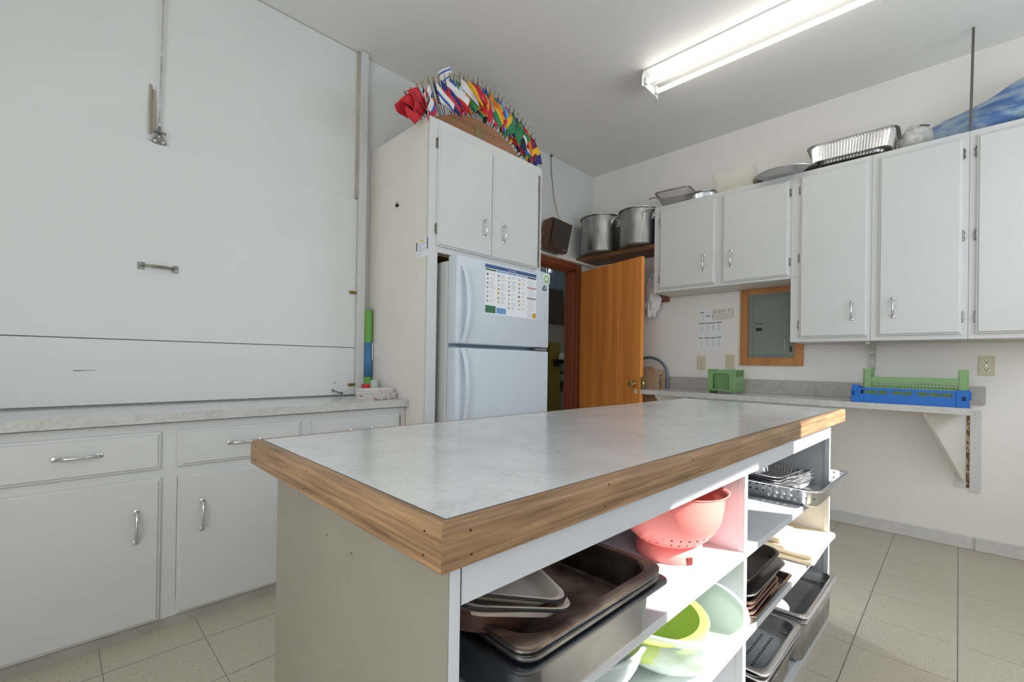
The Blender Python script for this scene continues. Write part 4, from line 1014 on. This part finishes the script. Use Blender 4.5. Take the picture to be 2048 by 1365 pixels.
for x, z in ((.043, .042), (.045, .012), (.33, .010), (.34, .045), (.66, .042), (.70, .012), (1.05, .044), (1.4, .012), (1.75, .04)): tube(bm, [(x, .0005, z), (x, -.0006, z)], .0016, 8)
for y, z in ((.035, .042), (.037, .012), (.42, .044), (.43, .010), (.735, .044), (.737, .012)): tube(bm, [(.0005, y, z), (-.0006, y, z)], .0016, 8)
obj('nail', bm, DARK, t)
bm = new(); box(bm, e-.0016, IL-e+.0016, e-.0016, e, 0, h+.0002); box(bm, e-.0016, e, e, IW-e, 0, h+.0002); box(bm, IL-e, IL-e+.0016, e, IW-e, 0, h+.0002); obj('dark_joint_line', bm, DARK, t)

t = thing('kitchen_island', 'white painted kitchen island with open shelves under the oak edged top', 'island', (0, 0, 0), 0, None, MI)
X0, X1, YF, YB = .0255, 2.083, .018, .655
def ibox(name, a, m, bev=0, lab=None):
    bm = new(); box(bm, *a, bev); o = obj(name, bm, m, t)
    if lab: o['label'] = lab
    return o
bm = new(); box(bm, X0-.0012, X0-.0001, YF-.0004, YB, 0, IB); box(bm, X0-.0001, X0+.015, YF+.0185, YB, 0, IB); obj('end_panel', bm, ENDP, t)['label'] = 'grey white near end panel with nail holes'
ibox('end_panel', (X1-.016, X1, YF+.0185, YB, .0, IB), SHELFW)
ibox('back_panel', (X0+.015, X1-.016, YB-.012, YB, 0, IB), SHELFW)
ibox('stile', (X0, .043, YF-.0005, YF+.018, 0, IB), SHELFW, .001)
ibox('stile', (X1-.022, X1, YF-.0005, YF+.018, 0, IB), SHELFW, .001)
ibox('stile', (1.036, 1.059, YF-.0005, YF+.018, .02, .808), SHELFW, .001)
ibox('top_rail', (.0435, X1-.0225, YF, YF+.018, .808, IB), SHELFW, .001)
ibox('divider', (1.039, 1.056, YF+.018, YB-.012, .02, .862), SHELFW)
for a, b in ((.0405, 1.0385), (1.0565, X1-.0165)):
    for z in (SA, SB): ibox('shelf', (a, b, YF+.001, YB-.012, z-.0215, z), SHELFW, .001)
ibox('bottom_shelf', (.0405, 1.0385, YF+.001, YB-.012, .03, .05), SHELFW)
ibox('bottom_shelf', (1.0565, X1-.0165, YF+.001, YB-.012, .03, .05), SHELFW)
ibox('bottom_rail', (.0435, X1-.0225, YF, YF+.018, 0, .029), SHELFW)
bm = new()
for y, z in ((.384, .798), (.283, .797)): tube(bm, [(X0+.001, y, z), (X0-.0018, y, z)], .0022, 8)
obj('nail_hole', bm, mat('rust_brown', (.16, .07, .04), .7), t)
bm = new(); box(bm, .0428, .0437, YF-.0009, YF, .81, IB); obj('joint_crack', bm, DARK, t)

def hpan(name, label, w, l, depth, loc, rot=0, m=STEEL, group='steel pans on the island shelves', lipw=.013, r=.03, drop=.006, taper=.012, cat='pan', fin=None, flute=False):
    """gastro pan: outer rim w x l, origin under the centre of its base"""
    t = thing(name, label, cat, loc, rot, group, MI)
    i_w, i_l = w-2*lipw, l-2*lipw; z = depth
    bm = new()
    loft(bm, [rr(w, l, r*.55, z-drop), rr(w, l, r*.55, z-.0015), rr(w-.004, l-.004, r*.55, z), rr(i_w+.006, i_l+.006, r, z), rr(i_w, i_l, r, z-.004), rr(i_w-taper, i_l-taper, r, .014), rr(i_w-taper-.006, i_l-taper-.006, r, .005), rr(i_w-taper-.022, i_l-taper-.022, r*.7, .0008)], False, True)
    obj('pan_body', bm, m, t, 35, solid=.0011); return t
# left bay: deep pan with three shallow ones nested
PXC = .3245
hpan('steam_pan', 'deep steel pan at the near end of the upper island shelf', .410, .535, .105, (PXC+.003, .250, SA), 0, mat('dull_grey_steel', (.21, .225, .26), .36, 1, noise_amt=.35, noise_scale=10), r=.04, lipw=.02)
for i, (dz, dx, dy, ro, mm, l_) in enumerate(((.052, -.006, -.006, .3, STEELD, 'lowest'), (.061, -.002, -.004, -.4, STEELD, 'middle'), (.070, -.010, -.009, .2, STEELB, 'topmost'))):
    hpan('shallow_pan', l_+' of three shallow brown stained pans nested in the deep near pan', .380, .508, .067, (PXC+dx, .245+dy, SA+dz), math.radians(ro), mm, r=.05, lipw=.017, group='shallow pans nested in the near deep pan')
def tray(name, label, w, l, hgt, r, loc, rot, m, rimm=None, cat='tray', group=None, flare=.02, frame=MI):
    t = thing(name, label, cat, loc, rot, group, frame)
    bm = new(); loft(bm, [rr(w, l, r, hgt-.003, n=8), rr(w-.003, l-.003, r, hgt, n=8), rr(w-.014, l-.014, r, hgt-.001, n=8), rr(w-.016-flare, l-.016-flare, r*.9, .006, n=8), rr(w-.04-flare, l-.04-flare, r*.8, .0025, n=8)], False, True)
    obj('tray_body', bm, m, t, 40, solid=.0015)
    if rimm:
        bm = new(); p_ = rr(w, l, r, hgt-.002, n=8); tube(bm, p_+[p_[0]], .0026, 6, False); obj('rim', bm, rimm, t, 60)
    return t
tray('roasting_dish', 'dark brown enamel roasting dish with rounded corners in the near pans', .265, .38, .050, .10, (.183, .222, .708), (0, math.radians(14), math.radians(-13)), ENAM, None, 'dish', None, .04)
tray('enamel_tray', 'cream tray with dark rim, lower of two in the brown dish', .215, .33, .026, .045, (.205, .182, .735), (0, math.radians(14), math.radians(-18)), CERAM, BLACK, 'tray', 'cream trays in the brown dish')
tray('enamel_tray', 'cream tray with dark rim, upper of two in the brown dish', .205, .32, .022, .045, (.208, .180, .756), (0, math.radians(15), math.radians(-22)), CERAM, BLACK, 'tray', 'cream trays in the brown dish')

# colander
COL_HOLES = perforated('coral_pierced_plastic', dict(color=(.90, .26, .23), rough=.35, sss=.15), (.022, .016), .0028, [(2, .048, .082)], cyl=.115)
t = thing('colander', 'coral pink plastic colander bowl on the upper island shelf', 'colander', (.888, .165, SA), math.radians(20), None, MI)
bm = new(); loft(bm, [circ(.087, 0, 48), circ(.089, .004, 48), circ(.083, .045, 48)], False, False); 
obj('base_ring', bm, PINK, t, 60, solid=.002)
bm = new(); box(bm, -.009, .009, -.0905, -.086, .0, .02, .002); obj('base_notch', bm, mat('notch_shade', (.12, .01, .01), .5), t, rot=(0, 0, math.radians(-48)))  # solid block, its dark colour stands for the shade inside the notch
bm = new(); zs = [(.02, .034), (.07, .036), (.086, .044), (.105, .06), (.12, .08), (.132, .105), (.138, .135), (.1405, .165)]
rings = [circ(r_, z, 56) for r_, z in zs]
top = []
for p in circ(.1415, .185, 56):
    a = math.atan2(p.y, p.x); top.append(Vector((p.x*(1+.10*max(0, math.cos(a+1.2))**12), p.y*(1+.10*max(0, math.cos(a+1.2))**12), .186+.012*math.cos(a-1.9))))
rings.append(top); rings.append([Vector((p.x*1.02, p.y*1.02, p.z+.001)) for p in top])
loft(bm, rings, True, False); obj('bowl', bm, COL_HOLES, t, 60, solid=.002)

# frosted bowls
def bowl(name, label, loc, zs, m, group=None, rot=0, solid=.002, rim=None, n=56):
    t = thing(name, label, 'bowl', loc, rot, group, MI)
    bm = new(); loft(bm, [circ(r_, z, n) for r_, z in zs], True, False); obj('bowl_body', bm, m, t, 60, solid=solid)
    if rim: bm = new(); p_ = circ(rim[0], rim[1], n); tube(bm, p_+[p_[0]], rim[2], 8, False); obj('rim', bm, m, t, 60)
    return t
def prof(rb, rt, h_, n=9, p=.5): return [(rb*.4, .002), (rb, .001)]+[(rb+(rt-rb)*math.sin(PI/2*k/n)**.9, h_*(1-math.cos(PI/2*k/n))**.85) for k in range(1, n+1)]
bowl('mixing_bowl', 'large frosted clear bowl holding the lime bowls', (.825, .142, SB), prof(.075, .187, .138)+[(.19, .14), (.198, .139), (.199, .128)], CLEAR, 'frosted bowls on the middle island shelf')
bowl('mixing_bowl', 'frosted bowl behind and left of the lime bowls', (.58, .262, SB), prof(.08, .175, .12)+[(.18, .121), (.185, .119)], CLEAR, 'frosted bowls on the middle island shelf')
bowl('lime_bowl', 'outer lime green bowl nested in the large frosted bowl', (.755, .135, SB+.034), prof(.05, .115, .098)+[(.128, .1), (.131, .096)], LIME, 'lime bowls nested in the frosted bowl', (0, math.radians(-3), 0))
bowl('lime_bowl', 'inner lime green bowl nested in the outer lime one', (.748, .130, SB+.044), prof(.048, .108, .092)+[(.124, .094), (.127, .090)], LIME, 'lime bowls nested in the frosted bowl', (0, math.radians(-4), 0))
bowl('steel_bowl', 'glass bowl on the bottom island shelf under the frosted bowl', (.93, .20, .0505), prof(.06, .15, .11)+[(.155, .112)], mat('glassy', (.8, .85, .87), .1, alpha=.4), None)

# right bay, upper shelf: pierced pan with foil pans
PERF = perforated('pierced_steel', dict(color=(.78, .78, .79), rough=.22, metal=1), (.024, .022), .0042, [(2, .016, .058), (1, -.215, .19)], axes=(1, 2))
t = hpan('pierced_pan', 'steel pan with pierced sides at the right end of the top island shelf', .500, .325, .066, (1.882, .118, SA), 0, PERF, r=.035, lipw=.014)
t.children[0].data.materials[0] = PERF
def foil(label, loc, rot, w=.15, l=.25, hgt=.036):
    t = thing('foil_tray', label, 'tray', loc, rot, 'foil trays in the pierced pan', MI)
    o = obj('tray_body', crimped(w, l, .03, hgt, 110, .0012), FOIL, t, 20, solid=.0004); return t
f0 = foil('crimped foil tray, bottom one of the tall pile in the pierced pan', (1.79, .165, SA+.0045), (0, 0, 1.45))
names = ['second from the bottom', 'third from the bottom', 'fourth from the bottom', 'fifth from the bottom', 'sixth from the bottom', 'topmost']
for i, nm in enumerate(names):
    dup(f0, 'crimped foil tray, '+nm+' of the tall pile in the pierced pan', (1.79+.004*math.sin(i*2), .165+.004*math.cos(i), SA+.0045+.0078*(i+1)+(.006 if i == 5 else 0)), (0, math.radians(-2), 1.45+.03*math.sin(i*3)), 'foil trays in the pierced pan', MI)
for i in range(3):
    dup(f0, 'slanting foil tray, '+('lowest', 'middle', 'highest')[i]+' of three leaning right of the foil pile', (1.90, .14, SA+.006+.009*i), (math.radians(0), math.radians(4+4*i), 1.50), 'foil trays in the pierced pan', MI)

# right bay, middle shelf: cutting boards and baking trays
def cboard(label, w, l, th, loc, rot, r=.018):
    t = thing('cutting_board', label, 'cutting board', loc, rot, 'cutting boards on the middle island shelf', MI)
    bm = new(); loft(bm, [rr(w-.006, l-.006, r, 0, n=6), rr(w, l, r, .003, n=6), rr(w, l, r, th-.003, n=6), rr(w-.006, l-.006, r, th, n=6)], True, True); obj('board', bm, BRDW, t, 40)
cboard('pale wooden cutting board, bottom of the pile', .365, .30, .018, (1.885, .152, SB+.0005), math.radians(2))
cboard('pale wooden cutting board second from the bottom, widest in view', .37, .30, .018, (1.90, .146, SB+.019), math.radians(-1))
cboard('smaller pale cutting board, second from the top of the pile', .20, .26, .018, (1.795, .215, SB+.0375), math.radians(0))
cboard('smaller pale cutting board, topmost of the pile', .19, .25, .022, (1.80, .228, SB+.056), math.radians(-1))
G2 = 'baking trays stacked on the middle island shelf'
tray('baking_sheet', 'wide flat tan baking sheet at the bottom of the tray stack', .40, .30, .030, .012, (1.305, .162, SB+.001), (0, 0, math.radians(1)), SHEET, None, 'tray', G2, .006)
tray('baking_sheet', 'copper rimmed baking tray, second from the bottom of the stack', .31, .30, .024, .03, (1.255, .175, SB+.012), (0, 0, math.radians(2)), ENAMD, COPPER, 'tray', G2)
tray('baking_sheet', 'copper rimmed baking tray, middle one of the stack', .31, .30, .024, .03, (1.257, .178, SB+.025), (0, 0, math.radians(1)), ENAMD, COPPER, 'tray', G2)
tray('baking_sheet', 'copper rimmed baking tray just below the pan with curved grey rim', .305, .30, .024, .03, (1.255, .18, SB+.038), (0, 0, math.radians(3)), ENAMD, COPPER, 'tray', G2)
tray('baking_sheet', 'grey baking tray second from the top of the stack', .37, .33, .035, .05, (1.272, .18, SB+.058), (0, math.radians(-1), math.radians(0)), STEELD, None, 'tray', G2, .05)
tray('baking_sheet', 'dark baking tray with rounded rim, topmost of the stack', .345, .32, .036, .055, (1.278, .193, SB+.088), (0, math.radians(-2), math.radians(-2)), ENAMD, None, 'tray', G2, .02)

# right bay, bottom shelf
PERF2 = perforated('pierced_bottom_steel', dict(color=(.74, .74, .74), rough=.28, metal=1), (.0155, .03), .0045, [(2, -.01, .02), (1, -.10, .01), (0, -.16, .12)], axes=(0, 1))
hpan('full_pan', 'deep steel pan at the right end of the bottom island shelf', .50, .325, .16, (1.80, .145, .0505), 0, STEELD, r=.03)
hpan('full_pan', 'shallow steel pan nested on the deep pan at the right end', .498, .323, .052, (1.802, .143, .166), 0, STEEL, r=.03)
hpan('full_pan', 'uppermost steel pan at the right end, holding a round pale plate', .496, .321, .05, (1.80, .142, .178), math.radians(.4), STEEL, r=.035, lipw=.018)
t = thing('round_plate', 'round pale plastic plate lying in the right hand steel pan', 'plate', (1.665, .150, .181), 0, None, MI)
bm = new(); loft(bm, [circ(.082, 0, 40), circ(.084, .002, 40), circ(.082, .006, 40), circ(.07, .005, 40)], True, True); obj('disc', bm, mat('pale_plastic', (.62, .68, .72), .4), t, 40)
hpan('pierced_pan', 'lower deep steel pan under the pierced-bottom pan', .40, .30, .115, (1.32, .145, .0505), math.radians(1), STEELD, r=.035)
hpan('pierced_pan', 'steel pan directly below the pierced-bottom pan', .39, .30, .06, (1.33, .14, .14), math.radians(0), STEEL, r=.035)
t = hpan('pierced_pan', 'steel pan with rows of small holes in its bottom', .388, .30, .052, (1.335, .138, .165), math.radians(.5), PERF2, r=.04, lipw=.018)

# ------------------------------------------------------------------ the dim hall seen through the doorway
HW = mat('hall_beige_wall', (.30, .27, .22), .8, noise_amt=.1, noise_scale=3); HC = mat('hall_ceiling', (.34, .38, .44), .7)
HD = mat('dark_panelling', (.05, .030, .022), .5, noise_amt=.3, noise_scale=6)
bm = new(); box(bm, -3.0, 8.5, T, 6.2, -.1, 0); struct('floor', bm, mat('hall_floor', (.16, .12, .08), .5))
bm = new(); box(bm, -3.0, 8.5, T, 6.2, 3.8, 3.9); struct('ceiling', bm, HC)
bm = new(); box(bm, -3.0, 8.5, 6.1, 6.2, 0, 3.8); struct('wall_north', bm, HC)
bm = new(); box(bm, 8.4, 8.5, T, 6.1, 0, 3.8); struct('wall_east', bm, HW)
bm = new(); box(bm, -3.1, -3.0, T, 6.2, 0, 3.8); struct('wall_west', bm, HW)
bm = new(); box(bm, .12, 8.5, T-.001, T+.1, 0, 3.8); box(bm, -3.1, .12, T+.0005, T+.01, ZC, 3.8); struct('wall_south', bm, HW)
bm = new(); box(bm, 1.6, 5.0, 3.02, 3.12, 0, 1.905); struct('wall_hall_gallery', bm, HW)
t = thing('hall_balcony', 'dark wooden stepped gallery front in the hall beyond the door', 'balcony', (2.6, 3.02, 1.91))
bm = new(); box(bm, -1.0, .68, -.05, .06, 0, .685, .004); obj('tall_section', bm, HD, t)
bm = new(); box(bm, .682, 2.3, -.05, .06, 0, .465, .004); obj('low_section', bm, HD, t)
t = thing('hall_rail', 'upper thin dark rail on the beige hall wall', 'rail', (3.3, 3.0, .915))
bm = new(); box(bm, -.13, 1.2, -.02, .019, 0, .045); obj('board', bm, HD, t)
t = thing('hall_rail', 'lower wide dark rail on the beige hall wall', 'rail', (3.3, 3.0, .56))
bm = new(); box(bm, -.13, 1.2, -.02, .019, 0, .2); obj('board', bm, HD, t)
bm = new(); prism(bm, [(2.85, 0), (3.165, 0), (3.165, 1.42), (3.12, 1.53), (2.85, 1.53)], 2.93, 2.975, 'y')
tag(obj('ochre_partition', bm, mat('ochre_paint', (.22, .16, .02), .6), None), 'mustard yellow partition post beyond the door', 'partition')
t = thing('wall_ledge', 'thin dark ledge holding the soap bottles in the hall', 'shelf', (3.2, 2.9, 1.172))
bm = new(); box(bm, -.3, .29, -.16, .02, 0, .018); obj('board', bm, BLACK, t)
bm = new(); box(bm, -.25, -.23, -.1, .119, -.12, 0); box(bm, -.23, .1, .0, .025, -.06, 0); obj('bracket', bm, BLACK, t)
SOAP = mat('pale_soap', (.55, .56, .48), .3); SCAP = mat('pump_cap', (.6, .55, .35), .4)
for i, (x, hh, l_) in enumerate(((3.03, .10, 'shortest soap bottle, left on the hall ledge'), (3.10, .135, 'tall pump soap bottle, middle on the hall ledge'), (3.215, .13, 'pump soap bottle, right on the hall ledge'))):
    t = thing('soap_bottle', l_, 'bottle', (x, 2.83, 1.1902), 0, 'soap bottles on the hall ledge')
    bm = new(); loft(bm, [circ(.032, 0, 16), circ(.034, .004, 16), circ(.034, hh*.8, 16), circ(.012, hh, 16)], True, True); obj('bottle_body', bm, SOAP, t, 40)
    bm = new(); tube(bm, [(0, 0, hh), (0, 0, hh+.05)], .008, 8); box(bm, -.03, .01, -.008, .008, hh+.045, hh+.06) if i else None; obj('pump', bm, SCAP, t)
t = thing('hall_curtain', 'tall grey green curtain at the right of the hall gallery', 'curtain', (4.55, 4.2, 2.0))
bm = new(); rings = [[Vector((-.35+.7*i/60, .03*math.sin(i*1.1), z)) for i in range(61)] for z in (-1.99, 0, .8, 1.6)]
loft(bm, rings, close=False); obj('cloth', bm, mat('curtain_cloth', (.20, .24, .24), .9), t, 60, solid=.003)
bm = new(); box(bm, 1.6, 5.0, 3.1205, 4.1, 1.8, 1.9); struct('floor', bm, HD)
t = thing('gallery_chair', 'small dark rounded chair back above the gallery front', 'chair', (3.56, 3.25, 2.37))
bm = new(); box(bm, -.2, .2, -.02, .36, -.05, -.01, .005); obj('seat', bm, BLACK, t)
for sx in (-.18, .18):
    for sy in (0, .34): bm = new(); box(bm, sx-.015, sx+.015, sy-.015, sy+.015, -.469, -.05); obj('leg', bm, BLACK, t)
bm = new(); loft(bm, [[Vector((p.x*.075, y, p.y*.16+.10)) for p in circ(1, 0, 20)] for y in (-.02, .0, .02)], True, True); obj('backrest', bm, BLACK, t, 40)
t = thing('hall_lamp', 'small white spotlight under the hall ceiling', 'lamp', (3.62, 3.6, 3.1))
bm = new(); loft(bm, [circ(.03, .12, 16), circ(.05, 0, 16)], True, True); tube(bm, [(0, 0, .12), (0, 0, .70)], .008, 8); obj('shade', bm, mat('lamp_white', (.6, .65, .7), .4), t, 40)
lamp('hall_fill', 'AREA', (1.5, 5.6, 3.0), (.35, -1, -.25), 500, (.75, .87, 1), (1.6, 1.0))  # unseen area lamp added to light the hall
